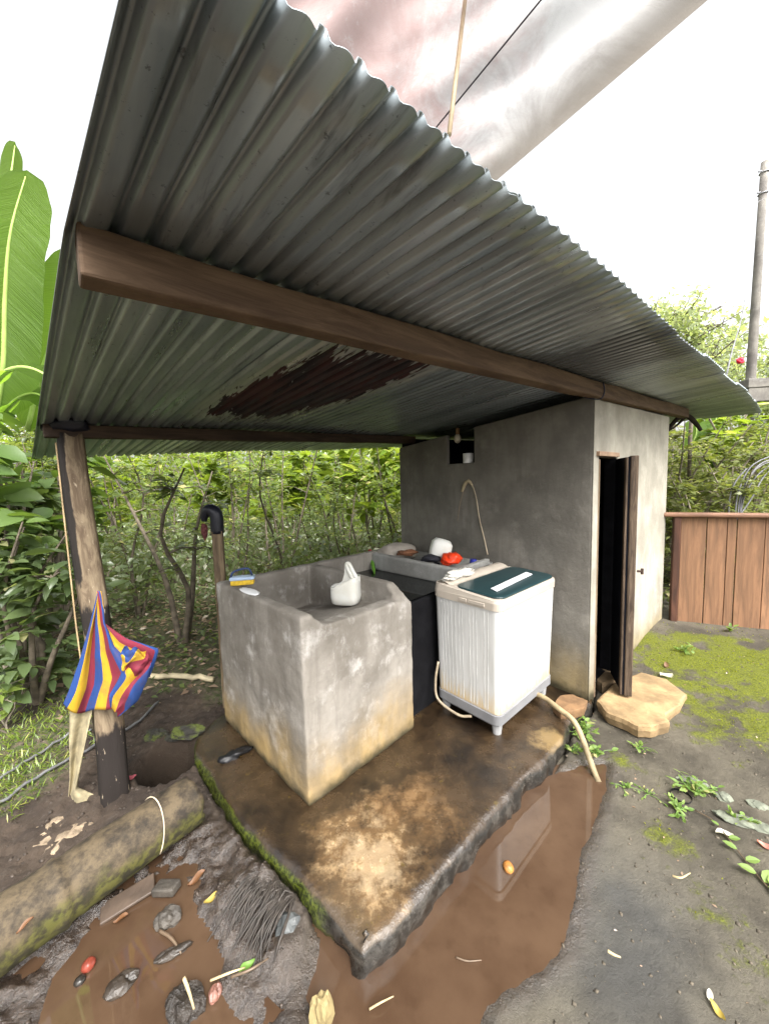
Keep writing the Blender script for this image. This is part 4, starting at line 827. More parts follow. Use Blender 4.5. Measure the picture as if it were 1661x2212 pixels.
# ---- banana
BAN = M('banana_leaf'); uu = BAN.attr('u'); vv = BAN.attr('v')
ribs = BAN.noise(1, None, 3); wv = BAN.n('TexNoise'); wv.noise_dimensions = '1D'; BAN.put(wv.inputs['W'], BAN.add(BAN.mul(vv, 60), BAN.mul(uu, 7))); wv.inputs['Detail'].default_value = 3
bc1 = BAN.mix(BAN.rampf(wv.outputs['Fac'], .35, .65), (.085, .16, .016), (.13, .22, .03))
BAN.set(col=bc1, rough=.42, spec=.45, nrm=BAN.bump(wv.outputs['Fac'], 1.0, .02))
tr = BAN.n('BsdfTranslucent'); BAN.put(tr.inputs[0], BAN.mix(BAN.rampf(wv.outputs['Fac'], .3, .7), (.19, .36, .025), (.31, .50, .05)))
ms = BAN.n('MixShader'); ms.inputs[0].default_value = .62; BAN.put(ms.inputs[1], BAN.b.outputs[0]); BAN.put(ms.inputs[2], tr.outputs[0]); BAN.put(BAN.t.nodes['Material Output'].inputs['Surface'], ms.outputs[0])
MID = simple('banana_midrib', (.30, .42, .10), .5, .15)
banana = thing('banana_plant', (-3.75, 3.35, gz(-3.75, 3.35)), 'banana plant with a huge upright light green leaf at the left edge', 'banana plant')
def bleaf(mid, width, tilt, sd_, parent=None, tears=0):
    c = curve(mid, 40); n = len(c); T = np.gradient(c, axis=0); T /= np.linalg.norm(T, axis=1)[:, None]
    tilt = np.asarray(tilt, float); V = []; us = []; vs = []
    for i in range(n):
        f = i / (n - 1); w0_ = width * min(1, (f / .12) ** .6 if f > 0 else 0) * (1 - max(0, (f - .72) / .28) ** 2.4) ** .5 if f < 1 else 0
        S = tilt - T[i] * np.dot(tilt, T[i]); S /= np.linalg.norm(S); Nn = np.cross(S, T[i])
        for k in range(-8, 9):
            w_ = w0_
            u = k / 8; droop = -.16 * abs(u) ** 1.6 * width + .012 * math.sin(f * 34 + k * .3) * abs(u)
            sh = .22 * abs(u) ** 2 * width * (vnoise(f * 12, sd_ + (k > 0) * 7, 3) - .5); w_ = w_ * (1 - .10 * vnoise(f * 15, sd_ + (k > 0) * 3, 9) * abs(u))
            V.append(c[i] + S * u * max(w_, .001) + Nn * (.06 * abs(u) * width + droop * .5) + T[i] * (.18 * abs(u) * w_ + sh)); us.append(abs(u)); vs.append(f)
    Fc = [(i * 17 + k, i * 17 + k + 1, (i + 1) * 17 + k + 1, (i + 1) * 17 + k) for i in range(n - 1) for k in range(16)]
    o = mesh('leaf', V, Fc, BAN.m, parent or banana, True, dict(u=us, v=vs)); mesh('midrib', *tube(c[::2], [.022, .016, .004], 8), MID, o, True); return o
q_ = lambda x, y, Y=3.2: Yp(x, y, Y)
bleaf([q_(-8, 900, 3.3), q_(8, 790, 3.22), q_(12, 640, 3.18), q_(24, 500, 3.15), q_(60, 368, 3.22)], .265, (1, .25, 0), 1)
bleaf([q_(60, 930, 3.6), q_(92, 800, 3.55), q_(120, 720, 3.5), q_(152, 640, 3.45), q_(175, 540, 3.5)], .24, (.8, .4, -.35), 2)
bleaf([q_(-60, 800, 3.7), q_(-20, 560, 3.8), q_(20, 400, 3.9), q_(34, 308, 4.0)], .09, (.3, 1, 0), 3)
bleaf([q_(-30, 850, 3.0), q_(20, 800, 2.95), q_(80, 800, 2.9), q_(150, 850, 2.95)], .11, (.1, .9, .5), 4)
bleaf([q_(-60, 1000, 3.2), q_(10, 890, 3.1), q_(70, 850, 3.05), q_(130, 880, 3.1)], .13, (.1, .8, .6), 5)
mesh('pseudostem', *tube([(-3.75, 3.35, -.15), (-3.72, 3.33, 1.0), (-3.62, 3.3, 2.1)], [.13, .11, .07], 12), simple('banana_stem', (.22, .24, .10), .6, .4, 6), banana, True)
# a long drooping leaf just right of the post
mesh('drooping_leaf', *grid(lambda u, v: Yp(203 + 68 * u, 1012 + 4 * u + 32 * u ** 2.6, 3.0 - .2 * u) + UPV * (-.075 * (v - .35) * math.sin(math.pi * min(1, u * .93 + .1))) + np.array([0, (v - .5) * .06, 0]), 16, 5)[:2], LEAF_BR, None, True)
tag(bpy.data.objects['drooping_leaf'], 'single long drooping grey green leaf right of the leaning post top', 'leaf')
# ---- right bank
GR = 'shrubs on the bank behind the plank fence'
for k, (sd_, H, sp__, ns, nl) in enumerate([(51, 1.7, .9, 6, 950), (52, 2.0, 1.0, 6, 1050)]):
    make_plant('bank_shrub', 'r%d' % k, LEAF_OL, PALEBARK, 'tangled olive green shrub on the bank behind the plank fence', 'shrub', GR, seed=sd_, H=H, spread=sp__, nst=ns, nleaf=int(nl * 1.7), L=.12, wr=.4, first=.05)
for i, (x, y) in enumerate([(4.0, 4.75), (4.7, 4.9), (5.1, 5.7), (4.5, 5.9), (5.9, 6.0), (5.6, 6.8), (6.5, 7.2), (7.2, 7.6), (6.3, 8.2), (7.6, 8.8), (8.4, 9.2), (3.6, 5.3)]): put('r%d' % (i % 2), x, y, s=.75 + .3 * rng.random())
make_plant('green_bank_plant', 'rg', LEAF_BR, PALEBARK, 'bright green leafy plant at the top of the bank right of the roof end', 'plant', 'bright plants on the bank', seed=55, H=1.8, spread=.7, nst=5, nleaf=420, L=.17, wr=.5, first=.3)
for (x, y, s_) in [(6.4, 6.6, 1.1), (7.6, 7.2, 1.25), (6.9, 7.9, 1.2), (8.6, 8.2, 1.4), (9.4, 9.0, 1.5)]: put('rg', x, y, s=s_)
sp_ = [(x, 9 + 3 * rng.random(), .9 + .8 * rng.random(), 1.6, 1.3, 1.5) for x in np.arange(4.5, 17, 1.0)]
mass('far_bank_foliage', sp_, 14000, .2, LEAF_OL, 6)
def tree(x, y, H, R, n, L, lm, label, sd_, group=None, sparse=.7):
    r = np.random.default_rng(sd_); z0 = gz(x, y); t = thing('tree', (x, y, z0), label, 'tree', group); tb = [tube(curve([(0, 0, 0), (.1, .05, H * .3), (-.1, .1, H * .62), (0, 0, H * .9)], 10), [H * .02, H * .012, H * .004], 8)]; P = []; A = []; N = []
    for i in range(26):
        f = .35 + .62 * r.random(); az = r.random() * 6.283; ln = R * (.55 + .6 * r.random()) * (1.15 - .55 * f); o = np.array([0, 0, H * f * .92])
        e = o + np.array([math.cos(az) * ln, math.sin(az) * ln, ln * (.15 + .6 * r.random())]); c = curve([o, (o + e) / 2 + r.normal(0, .08 * R, 3), e], 8); tb.append(tube(c, [H * .006, H * .0015], 5))
        for j in range(7):
            s0 = c[3 + j % 5]; e2 = s0 + r.normal(0, 1, 3) * R * .22 * [1, 1, .6]; tb.append(tube([s0, (s0 + e2) / 2 + [0, 0, .05 * R], e2], [H * .0022, H * .0008], 4, caps=False))
            m_ = n // 182
            pp = s0 + (e2 - s0) * r.random((m_, 1)) + r.normal(0, .07 * R, (m_, 3)); P.append(pp); A.append(r.normal(0, 1, (m_, 3)) + [0, 0, -.3]); N.append(r.normal(0, .6, (m_, 3)) + [0, 0, 1])
    P = np.vstack(P); A = np.vstack(A); N = np.vstack(N); LL = L * (.6 + .7 * r.random(len(P))); V, T = leafset(P, A, N, LL, LL * .45)
    tv, tf = join(*tb); bigmesh('trunk', tv, tri(tf), BARK, t, None, True); tag(bigmesh('crown', V, T, lm, t, dict(tint=np.repeat(r.random(len(P)), 5))), kind='stuff')
    return t
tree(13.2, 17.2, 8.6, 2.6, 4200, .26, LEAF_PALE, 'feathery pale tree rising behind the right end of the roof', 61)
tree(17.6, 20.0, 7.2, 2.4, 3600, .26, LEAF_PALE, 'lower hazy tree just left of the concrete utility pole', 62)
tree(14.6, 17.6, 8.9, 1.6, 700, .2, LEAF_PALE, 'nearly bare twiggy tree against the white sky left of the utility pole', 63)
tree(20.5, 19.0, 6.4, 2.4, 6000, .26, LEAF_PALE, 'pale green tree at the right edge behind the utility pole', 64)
# upright banana like leaves on the bank
bb = thing('bank_banana', Yp(1530, 990, 7.2), 'clump of three upright bright green banana leaves on the bank right of the shed', 'banana plant')
for (x, y0, y1, w_) in ((1493, 975, 905, .16), (1520, 985, 915, .17), (1548, 985, 898, .18)):
    bleaf([Yp(1525, 1010, 7.2), Yp(x, y0, 7.2), Yp((x * 2 + 1525) / 3, (y0 + y1) / 2 - 8, 7.15), Yp(x, y1, 7.2)], w_, (1, -.6, 0), int(x), bb)
# ---- ground cover, litter, grass
def scatter(name, n, region, L, lm, sd_, wr=.5, dens=None, upright=.25, hgt=.02, mat=None):
    r = np.random.default_rng(sd_); x0, x1, y0, y1 = region; x = x0 + (x1 - x0) * r.random(n); y = y0 + (y1 - y0) * r.random(n)
    if dens is not None: k = r.random(n) < dens(x, y); x = x[k]; y = y[k]
    z = ground_h(x, y) + hgt * r.random(len(x)); P = np.stack([x, y, z], 1); az = r.random(len(x)) * 6.283
    A = np.stack([np.cos(az), np.sin(az), upright * (r.random(len(x)) * 1.5)], 1); N = np.stack([r.normal(0, .3, len(x)), r.normal(0, .3, len(x)), np.ones(len(x))], 1)
    LL = L * (.5 + .9 * r.random(len(x))); V, T = leafset(P, A, N, LL, LL * wr); o = bigmesh(name, V, T, lm, None, dict(tint=np.repeat(r.random(len(x)), 5))); tag(o, kind='stuff'); return o
LITTER = leafmat('dry_leaf_litter', (.14, .09, .06), (.36, .26, .19), (.55, .47, .4), .6, .15, .3)
gard = lambda x, y: sstep(2.5, 3.2, y + .25 * x * 0 + .5 * fbm(x, y, 1.2, 3, 4)) * (sdist(SLAB, x, y) > .05) * (x < .9 + (y - 4) * .2)
scatter('leaf_litter', 9000, (-7, 1.5, 2.4, 8.5), .075, LITTER, 1, .5, gard, .15, .01)
scatter('ground_cover', 16000, (-7, 1.5, 2.4, 8.5), .06, LEAF_DK, 2, .5, lambda x, y: gard(x, y) * (.25 + .75 * (fbm(x, y, 1.3, 3, 6) > -.05)), .6, .06)
scatter('ground_cover', 7000, (-7, 1.5, 2.6, 8.5), .07, LEAF_COF, 3, .5, lambda x, y: gard(x, y) * (fbm(x, y, 1.7, 3, 16) > .1), .7, .10)
g0 = Zp(20, 1700, -.08); g1 = Zp(60, 1610, -.08)
scatter('grass', 9000, (-3.2, -1.9, 1.5, 2.9), .05, LEAF_BR, 8, .13, lambda x, y: np.maximum(np.exp(-((x - g0[0]) ** 2 + (y - g0[1]) ** 2) / .09), .8 * np.exp(-((x - g1[0]) ** 2 + (y - g1[1]) ** 2) / .12)), 1.3, .0)
MOSSL = leafmat('moss_tuft', (.08, .095, .003), (.20, .225, .006), None, .8, .3, .2)
def mossd(x, y):
    v = 0
    for c, r, a in mcen: v = np.maximum(v, a * np.exp(-((x - c[0]) ** 2 + (y - c[1]) ** 2) / r ** 2))
    return np.clip(v * (1 + 1.3 * fbm(x, y, 5, 5, 71)), 0, 1) ** 3 * .8
scatter('moss', 42000, (1.0, 4.2, .9, 3.7), .011, MOSSL, 9, .5, mossd, 1.2, .0)
scatter('leaf_litter', 170, (.6, 4.0, .9, 3.8), .016, LITTER, 12, .5, None, .1, .004)
scatter('right_garden_cover', 9000, (3.0, 10, 4.0, 10), .09, LEAF_OL, 13, .5, None, .7, .12)
def grit(name, n, region, r0_, r1_, mat, sd_, dens=None):
    r = np.random.default_rng(sd_); x0, x1, y0, y1 = region; x = x0 + (x1 - x0) * r.random(n); y = y0 + (y1 - y0) * r.random(n)
    if dens is not None: k = r.random(n) < dens(x, y); x = x[k]; y = y[k]
    m_ = len(x); z = ground_h(x, y); R_ = r0_ + (r1_ - r0_) * r.random(m_) ** 3; oc = np.array([[1, 0, 0], [0, 1, 0], [-1, 0, 0], [0, -1, 0], [0, 0, .7], [0, 0, -.7]])
    V = np.stack([x, y, z], 1)[:, None, :] + oc[None] * R_[:, None, None] * (.6 + .8 * r.random((m_, 6, 1))); k = np.arange(m_)[:, None] * 6
    T = np.concatenate([k + np.array([[a, (a + 1) % 4, 4]]) for a in range(4)] + [k + np.array([[(a + 1) % 4, a, 5]]) for a in range(4)], 1).reshape(-1, 3)
    tag(bigmesh(name, V.reshape(-1, 3), T, mat), kind='stuff')
grit('grit', 5200, (.3, 4.0, .85, 3.8), .0015, .010, simple('earth_grit', (.09, .075, .055), .9, .5, 40), 91, lambda x, y: (sdist(PR, x, y) > .0) & (sdist(SLAB, x, y) > .0))
grit('grit', 3000, (-2.4, -.3, .9, 3.0), .002, .014, simple('dark_earth_grit', (.045, .034, .026), .5, .5, 40), 92, lambda x, y: (sdist(PL, x, y) > -.03) & (sdist(SLAB, x, y) > .0))
# ================================================================== PLANK FENCE
fence = thing('plank_fence', Zp(1455, 1347, .05), 'low reddish brown fence of wide upright planks with a rounded top rail beside the shed', 'fence')
f0 = Zp(1452, 1346, .03); f1 = Zp(1661, 1368, .03); fd = f1 - f0; fd[2] = 0; fd /= np.linalg.norm(fd); fn = np.array([fd[1], -fd[0], 0])
if fn[1] > 0: fn = -fn
FW = wood('reddish_fence_wood', (.31, .165, .09), (.13, .075, .045), (6, 6, .5), .75, 3, True, .4, True)
fs = lambda px: float((Pp(px, 1200, fn, f0) - f0) @ fd)
xs = [fs(1467), fs(1523), fs(1567), fs(1588), fs(1649)]; 
while xs[-1] < 1.9: xs.append(xs[-1] + .11 + .10 * rng.random())
htop = 1.125
for i in range(len(xs) - 1):
    a, b = xs[i] + .003, xs[i + 1] - .003; lo = [-.02, .0, -.05, -.05, -.035][i] if i < 5 else -.04
    lo2 = lo - .03 * rng.random(); t = .011; off = .004 * (i % 2)
    P = [f0 + fd * a + UPV * lo, f0 + fd * (a + b) / 2 + UPV * (lo + lo2) / 2 + UPV * .012, f0 + fd * b + UPV * lo2, f0 + fd * b + UPV * htop, f0 + fd * a + UPV * htop]
    mesh('plank', *prism([q_ + fn * off for q_ in P], -fn * 2 * t), FW, fence, bevel=.004, origin=f0 + fd * (a + b) / 2)
mesh('corner_post', *box(f0 + fd * (xs[0] - .035) + UPV * .53, fd * .03, fn * .035, UPV * .60), wood('dark_fence_post', (.10, .045, .028), (.04, .02, .014), (6, 6, .6)), fence, bevel=.008)
rl = f0 + fd * .85 + UPV * (htop + .022)
mesh('top_rail', *box(rl, fd * .98, fn * .055, UPV * .022), wood('rail_wood', (.25, .135, .085), (.13, .07, .045), (1, 1, 6), .6), fence, bevel=.018, seg=4)
# ================================================================== POLE, CABLES, RAIL
pole = thing('utility_pole', (9.05, 9.3, gz(9.05, 9.3)), 'tall grey concrete utility pole at the right edge', 'utility pole')
pB = Yp(1619, 840, 9.3); pT = Yp(1651, 350, 9.3); pd = (pT - pB); 
mesh('shaft', *tube([pB - pd * .25, pB, pB + pd * .5, pT], [.11, .10, .085, .07], 18), concrete('pole_concrete', (.22, .205, .18), (.12, .11, .10), (.32, .31, .29), None, rough=.9), pole, True)
for f in (.955, .865):
    c = pB + pd * f; rr = .084; ring = [c + np.array([math.cos(t), math.sin(t), .12 * math.cos(t)]) * rr for t in np.linspace(0, 6.283, 25)]
    mesh('strap', *tube(ring, .013, 6), simple('galvanised_strap', (.28, .28, .3), .5, metal=.5) if 'galvanised_strap' not in bpy.data.materials else bpy.data.materials['galvanised_strap'], pole)
    mesh('bolt', *tube([c + np.array([-.11, -.05, 0]), c + np.array([-.19, -.06, -.02])], .018, 6), bpy.data.materials['galvanised_strap'], pole)
mesh('down_wire', *tube(curve([Yp(1612, 620, 9.2), Yp(1600, 690, 9.2), Yp(1580, 760, 9.2), Yp(1568, 812, 9.2)], 16), [.008, .012, .02], 6), simple('grey_wire', (.3, .3, .32), .5), pole)
mesh('stray_wire', *tube(curve([Yp(1650, 428, 9.2), Yp(1632, 440, 9.2), Yp(1612, 468, 9.2)], 10), .004, 5), bpy.data.materials['grey_wire'], pole)
led = thing('concrete_ledge', Yp(1640, 835, 8.8), 'grey concrete ledge at the foot of the utility pole', 'ledge')
a = Yp(1606, 822, 8.8); b = Yp(1720, 815, 8.8); c2 = (a + b) / 2
mesh('top_course', *box(c2 - UPV * .09, (b - a) / 2, (0, .12, 0), (0, 0, .1)), bpy.data.materials['pole_concrete'], led, bevel=.01); mesh('lower_course', *box(c2 - UPV * .35, (b - a) / 2.1, (0, .10, 0), (0, 0, .155)), bpy.data.materials['pole_concrete'], led, bevel=.01)
mesh('red_flower', *blob(Yp(1598, 780, 9.0), (.075, .06, .075), 3, .6, 2.5, 3), simple('red_petals', (.75, .02, .05), .6), None, True); tag(bpy.data.objects['red_flower'], 'bright red flower left of the utility pole foot', 'flower')
cabs = thing('cable_bundle', Yp(1590, 1104, 4.3), 'bundle of bent grey cables arching up behind the plank fence', 'cables')
CB = simple('grey_cable', (.14, .14, .15), .45, .3, 10)
for pts in ([(1586, 1125), (1592, 1070), (1612, 1020), (1640, 995), (1700, 975)], [(1592, 1125), (1598, 1070), (1622, 1025), (1650, 1002), (1710, 985)], [(1597, 1125), (1606, 1075), (1632, 1030), (1665, 1003)], [(1588, 1125), (1620, 1080), (1645, 1035), (1668, 1010)], [(1598, 1125), (1600, 1080), (1615, 1035), (1645, 1000), (1700, 985)]):
    mesh('cable', *tube(curve([Yp(x, y, 4.35 + .03 * rng.random()) for x, y in pts], 18), .008, 6), CB, cabs, True)
mesh('thin_cable', *tube(curve([Yp(1573, 1125, 4.4), Yp(1575, 1075, 4.4), Yp(1588, 1040, 4.4), Yp(1612, 1012, 4.4)], 14), .008, 6), CB, cabs, True)
rail = thing('mossy_pole_rail', Yp(1560, 880, 5.6), 'thin mossy pole running level under the right end of the roof', 'pole')
mesh('culm', *tube([Yp(1495, 889, 5.6), Yp(1580, 880, 5.6), Yp(1720, 866, 5.6)], .02, 8), simple('mossy_stick', (.30, .32, .10), .8, .4, 10), rail, True)
mesh('prop', *tube([Yp(1494, 890, 5.6), Yp(1490, 940, 5.62), Yp(1486, 1100, 5.7)], .026, 8), BARK, rail, True)
br_ = thing('dark_branch', Yp(1470, 900, 4.6), 'dark crooked branch below the end of the roof beam', 'branch')
mesh('limb', *tube(curve([Yp(1440, 930, 4.6), Yp(1462, 905, 4.55), Yp(1482, 898, 4.55), Yp(1500, 912, 4.6), Yp(1513, 930, 4.6)], 18), [.02, .028, .03, .02], 8), simple('dark_bark', (.03, .022, .018), .9), br_, True)
mesh('side_limb', *tube(curve([Yp(1478, 902, 4.58), Yp(1462, 918, 4.6), Yp(1442, 932, 4.62)], 10), [.018, .008], 6), bpy.data.materials['dark_bark'], br_, True)
# ================================================================== TARP
TP = M('dirty_translucent_tarp'); p = TP.P(); p2_ = TP.P((1, 4, 1))
tcol = TP.mix(TP.rampf(TP.noise(5, p, 7, .7, .8), .38, .66), (.52, .515, .51), (.34, .33, .325)); tcol = TP.mix(TP.mul(TP.rampf(TP.add(TP.mul(TP.sep(p, 0), -1.6), TP.mul(TP.noise(9, p, 8, .75, .5), 1.2)), -.05, .55), .75), tcol, (.33, .215, .20))
tcol = TP.mix(TP.mul(TP.rampf(TP.noise(30, p, 8, .75), .55, .7), .4), tcol, (.5, .495, .49))
tcol = TP.mix(TP.mul(TP.attr('hem'), .85), tcol, (.21, .18, .145))
TP.set(col=tcol, rough=.45, spec=.4, nrm=TP.bump(TP.noise(7, p2_, 7, .72, 1.2), 1.0, .05))
tr = TP.n('BsdfTranslucent'); TP.put(tr.inputs[0], tcol); ms = TP.n('MixShader'); ms.inputs[0].default_value = .72; TP.put(ms.inputs[1], TP.b.outputs[0]); TP.put(ms.inputs[2], tr.outputs[0]); TP.put(TP.t.nodes['Material Output'].inputs['Surface'], ms.outputs[0])
T1 = Yp(1075, 370, 1.2); T2 = Yp(1500, 0, .9); T3 = Yp(660, 5, .85)
tn = np.cross(T2 - T1, T3 - T1); tn /= np.linalg.norm(tn)
if tn[2] < 0: tn = -tn
er = (T2 - T1); er /= np.linalg.norm(er)
cA = T1 - er * .12; cB = T2 + er * .45; cC = T3 + (T3 - T1) * .9 + np.array([-.1, .25, 0]); cD = T3 * .5 + T2 * .5 + np.array([-.45, -.45, .1])
def tarpf(u, v):
    q_ = (cA * (1 - u) + cB * u) * (1 - v) + (cC * (1 - u) + cD * u) * v
    w_ = .014 * math.sin(u * 3 + v * 26) * (1 - u * .6) + .010 * math.sin(v * 47 + u * 9) + .012 * math.sin(u * 21 - v * 11) * v + .013 * abs(math.sin(v * 17 + u * 5 + 2 * math.sin(u * 4))) + .008 * abs(math.sin(u * 13 - v * 23))
    roll = .022 * math.exp(-(v / .035) ** 2)
    return q_ + tn * (w_ * min(1, v * 8) - roll * 1.2)
V, Fc, U, W = grid(tarpf, 50, 110)
tarp = thing('plastic_tarp', T1, 'dirty translucent white plastic tarp stretched above the roof', 'tarp')
mesh('sheet', V, Fc, TP.m, tarp, True, dict(hem=np.exp(-(W / .06) ** 2)))
st0 = Pp(970, 290, RN, RP + UPV * .03); st1 = Pp(1005, -6, tn, T1)
tag(mesh('bamboo_stick', *tube([st0, (st0 + st1) / 2, st1], .0045, 8), simple('split_bamboo', (.42, .32, .2), .6), None, True, origin=st0), 'thin bamboo stick propping the tarp above the roof edge', 'stick')
rp0 = Pp(930, 275, tn, T1) - tn * .02; rp1 = Pp(1185, -40, tn, T1) - tn * .02
tag(mesh('tarp_rope', *tube([rp0, rp1], .0018, 6), simple('black_cord', (.03, .025, .03), .7), None, origin=rp0), 'thin dark rope running under the tarp', 'rope')
# ================================================================== STONES, LITTER AND SMALL PLANTS
def Gp(px, py, dz_=0.0):
    z = -.05
    for _ in range(6): c = Zp(px, py, z); z = .5 * z + .5 * (gz(c[0], c[1]) + dz_)
    return Zp(px, py, z)
def slabstone(name, poly, z, th, mat, label, cat, sd_=0):
    P = np.array([Zp(x, y, z) for x, y in poly]); Q = []
    for i in range(len(P)):
        a, b = P[i], P[(i + 1) % len(P)]
        for k in range(4):
            c = a + (b - a) * k / 4; Q.append(c + np.array([.012 * (vnoise(c[0] * 30, c[1] * 30, sd_) - .5), .012 * (vnoise(c[0] * 30 + 5, c[1] * 30, sd_) - .5), 0]) * .9)
    Q = np.array(Q); c = Q.mean(0); n = len(Q); rings = [c + (Q - c) * .93 + [0, 0, .0], c + (Q - c) * .985 - [0, 0, .006], Q - [0, 0, th * .4], c + (Q - c) * .95 - [0, 0, th]]
    for r in rings: r[:, 2] += .008 * fbm(r[:, 0], r[:, 1], 9, 3, sd_)
    V = np.vstack(rings + [np.array([c])]); m = len(rings)
    sg = np.sum((Q[:, 0] - np.roll(Q[:, 0], -1)) * (Q[:, 1] + np.roll(Q[:, 1], -1)))
    Fc = [(r * n + i, (r + 1) * n + i, (r + 1) * n + (i + 1) % n, r * n + (i + 1) % n) for r in range(m - 1) for i in range(n)] + [(m * n, i, (i + 1) % n) for i in range(n)]
    if sg < 0: Fc = [tuple(reversed(f)) for f in Fc]
    return tag(mesh(name, V, Fc, mat, None, False, origin=c), label, cat)
SANDST = simple('ochre_sandstone', (.25, .17, .085), .9, .4, 5, .5, .012)
slabstone('stepping_stone', [(1288, 1512), (1330, 1470), (1385, 1450), (1440, 1466), (1484, 1498), (1470, 1522), (1438, 1543), (1446, 1558), (1405, 1571), (1378, 1568), (1330, 1546), (1308, 1536)], .012, .085, SANDST, 'large flat ochre stepping stone in front of the shed door', 'stone', 3)
slabstone('threshold_stone', [(1283, 1462), (1296, 1434), (1320, 1430), (1336, 1446), (1328, 1466), (1300, 1478)], .03, .08, simple('brown_stone', (.16, .11, .06), .9, .3, 8, .4), 'rounded brown stone on the threshold inside the open shed door', 'stone', 5)
slabstone('corner_stone', [(1192, 1524), (1208, 1500), (1238, 1498), (1268, 1512), (1262, 1528), (1228, 1536), (1210, 1540)], .045, .06, simple('rust_stone', (.15, .085, .04), .9, .35, 9, .5), 'broken rusty brown stone at the foot of the shed corner', 'stone', 6)
def rock(name, px, py, z, r, mat, label, cat, sd_=0, amp=.55, rot=0, sub=3):
    c = Zp(px, py, z)
    if px > 1350: c = Gp(px, py, r[2] * .1)
    V, Fc = blob((0, 0, 0), r, sub, amp, 1.7, sd_); cr_, sr = math.cos(rot), math.sin(rot)
    V = np.stack([V[:, 0] * cr_ - V[:, 1] * sr, V[:, 0] * sr + V[:, 1] * cr_, V[:, 2]], 1) + c
    return tag(mesh(name, V, Fc, mat, None, 'fruit' in name, origin=c), label, cat)
WETROCK = simple('wet_dark_stone', (.030, .023, .017), .35, .4, 14, .5, .006); GREYROCK = simple('grey_brown_stone', (.05, .043, .035), .6, .4, 14, .5, .008)
MORT = simple('pale_mortar', (.26, .20, .135), .9, .4, 16, .8, .012)
a = Zp(360, 1918, -.09); tag(mesh('brick_piece', *box(a, (.048, -.004, .004), (.006, .026, 0), (-.002, 0, .018)), GREYROCK, None, bevel=.009, seg=3, origin=a), 'small grey brick shaped stone at the upper edge of the muddy pool', 'stone')
rock('stone', 360, 1985, -.10, (.045, .04, .035), GREYROCK, 'rounded grey brown stone standing in the brown pool', 'stone', 2)
rock('stone', 372, 2060, -.105, (.06, .018, .016), WETROCK, 'long dark wet lump in the middle of the muddy pool', 'stone', 6, rot=.5)
rock('stone', 262, 2128, -.108, (.045, .03, .022), WETROCK, 'flat dark wet stone near the red fruit in the pool', 'stone', 7, rot=.6)
rock('stone', 400, 2170, -.10, (.06, .05, .03), simple('wet_mud_lump', (.025, .02, .016), .3, .4, 18, .8, .012), 'muddy lump at the bottom of the pool', 'mud lump', 8)
rock('stone', 465, 2144, -.10, (.018, .022, .016), simple('reddish_stone', (.16, .075, .055), .45, .3, 20), 'small reddish stone in the mud right of the pool', 'stone', 9)
rock('stone', 620, 2010, -.09, (.05, .07, .035), simple('blue_grey_stone', (.07, .075, .075), .4, .4, 14, .6), 'blue grey wet stone under the broken slab edge', 'stone', 10, rot=.5)
rock('stone', 694, 2190, -.09, (.034, .03, .06), M('mossy_ochre').set(col=(.22, .17, .075), rough=.8), 'upright ochre stone with a mossy top at the bottom edge', 'stone', 11)
rock('fruit', 192, 2084, -.10, (.02, .021, .018), simple('red_fruit_skin', (.15, .03, .018), .35, .35, 30), 'half rotten red fruit floating in the left pool', 'fruit', 1, .2)
rock('fruit', 173, 2118, -.108, (.017, .017, .012), simple('black_fruit_skin', (.02, .017, .014), .2, .3, 30), 'small black fruit floating beside the red fruit', 'fruit', 2, .2)
rock('fruit', 1097, 1873, -.108, (.021, .026, .02), simple('orange_brown_peel', (.26, .11, .025), .4, .5, 26), 'orange brown fruit floating in the right hand puddle', 'fruit', 3, .2, .5)
a = Zp(278, 1940, -.095); tag(mesh('bark_board', *box(a, (.075, .055, .006), (-.02, .03, .008), (0, -.001, .006)), simple('wet_bark_board', (.06, .042, .03), .5, .3, 10, .5), None, bevel=.004, origin=a), 'flat piece of brown bark board beside the log', 'board')
rng2 = np.random.default_rng(17)
for i, (px, py, r) in enumerate([(100, 1795, .05), (128, 1775, .04), (150, 1808, .055), (90, 1825, .04), (178, 1790, .04), (200, 1775, .03), (125, 1830, .05)]):
    o = rock('mortar_chunk', px, py, -.085, (r, r * .75, r * .3), MORT, 'pale broken mortar chunk beside the foot of the leaning post', 'rubble', 20 + i, 1.1, rng2.random() * 3); o['group'] = 'pale mortar chunks at the post foot'
# stone drain opening left of the slab
MOSSY = M('mossy_stone'); mp1 = MOSSY.P(); MOSSY.set(col=MOSSY.mix(MOSSY.rampf(MOSSY.add(MOSSY.noise(14, mp1, 6), MOSSY.mul(MOSSY.sep(MOSSY.n('NewGeometry').outputs['Normal'], 2), .22)), .6, .8), (.02, .018, .014), (.06, .075, .01)), rough=.85, nrm=MOSSY.bump(MOSSY.noise(40, mp1, 6), .6, .012))
rock('stone', 402, 1583, -.01, (.10, .05, .035), MOSSY.m, 'mossy stone on the rim of the dark pit left of the slab', 'stone', 41, .9, .25, 4)
rock('stone', 335, 1590, -.02, (.06, .04, .03), MOSSY.m, 'small dark stone at the back left of the pit', 'stone', 43, .9, 0, 4)
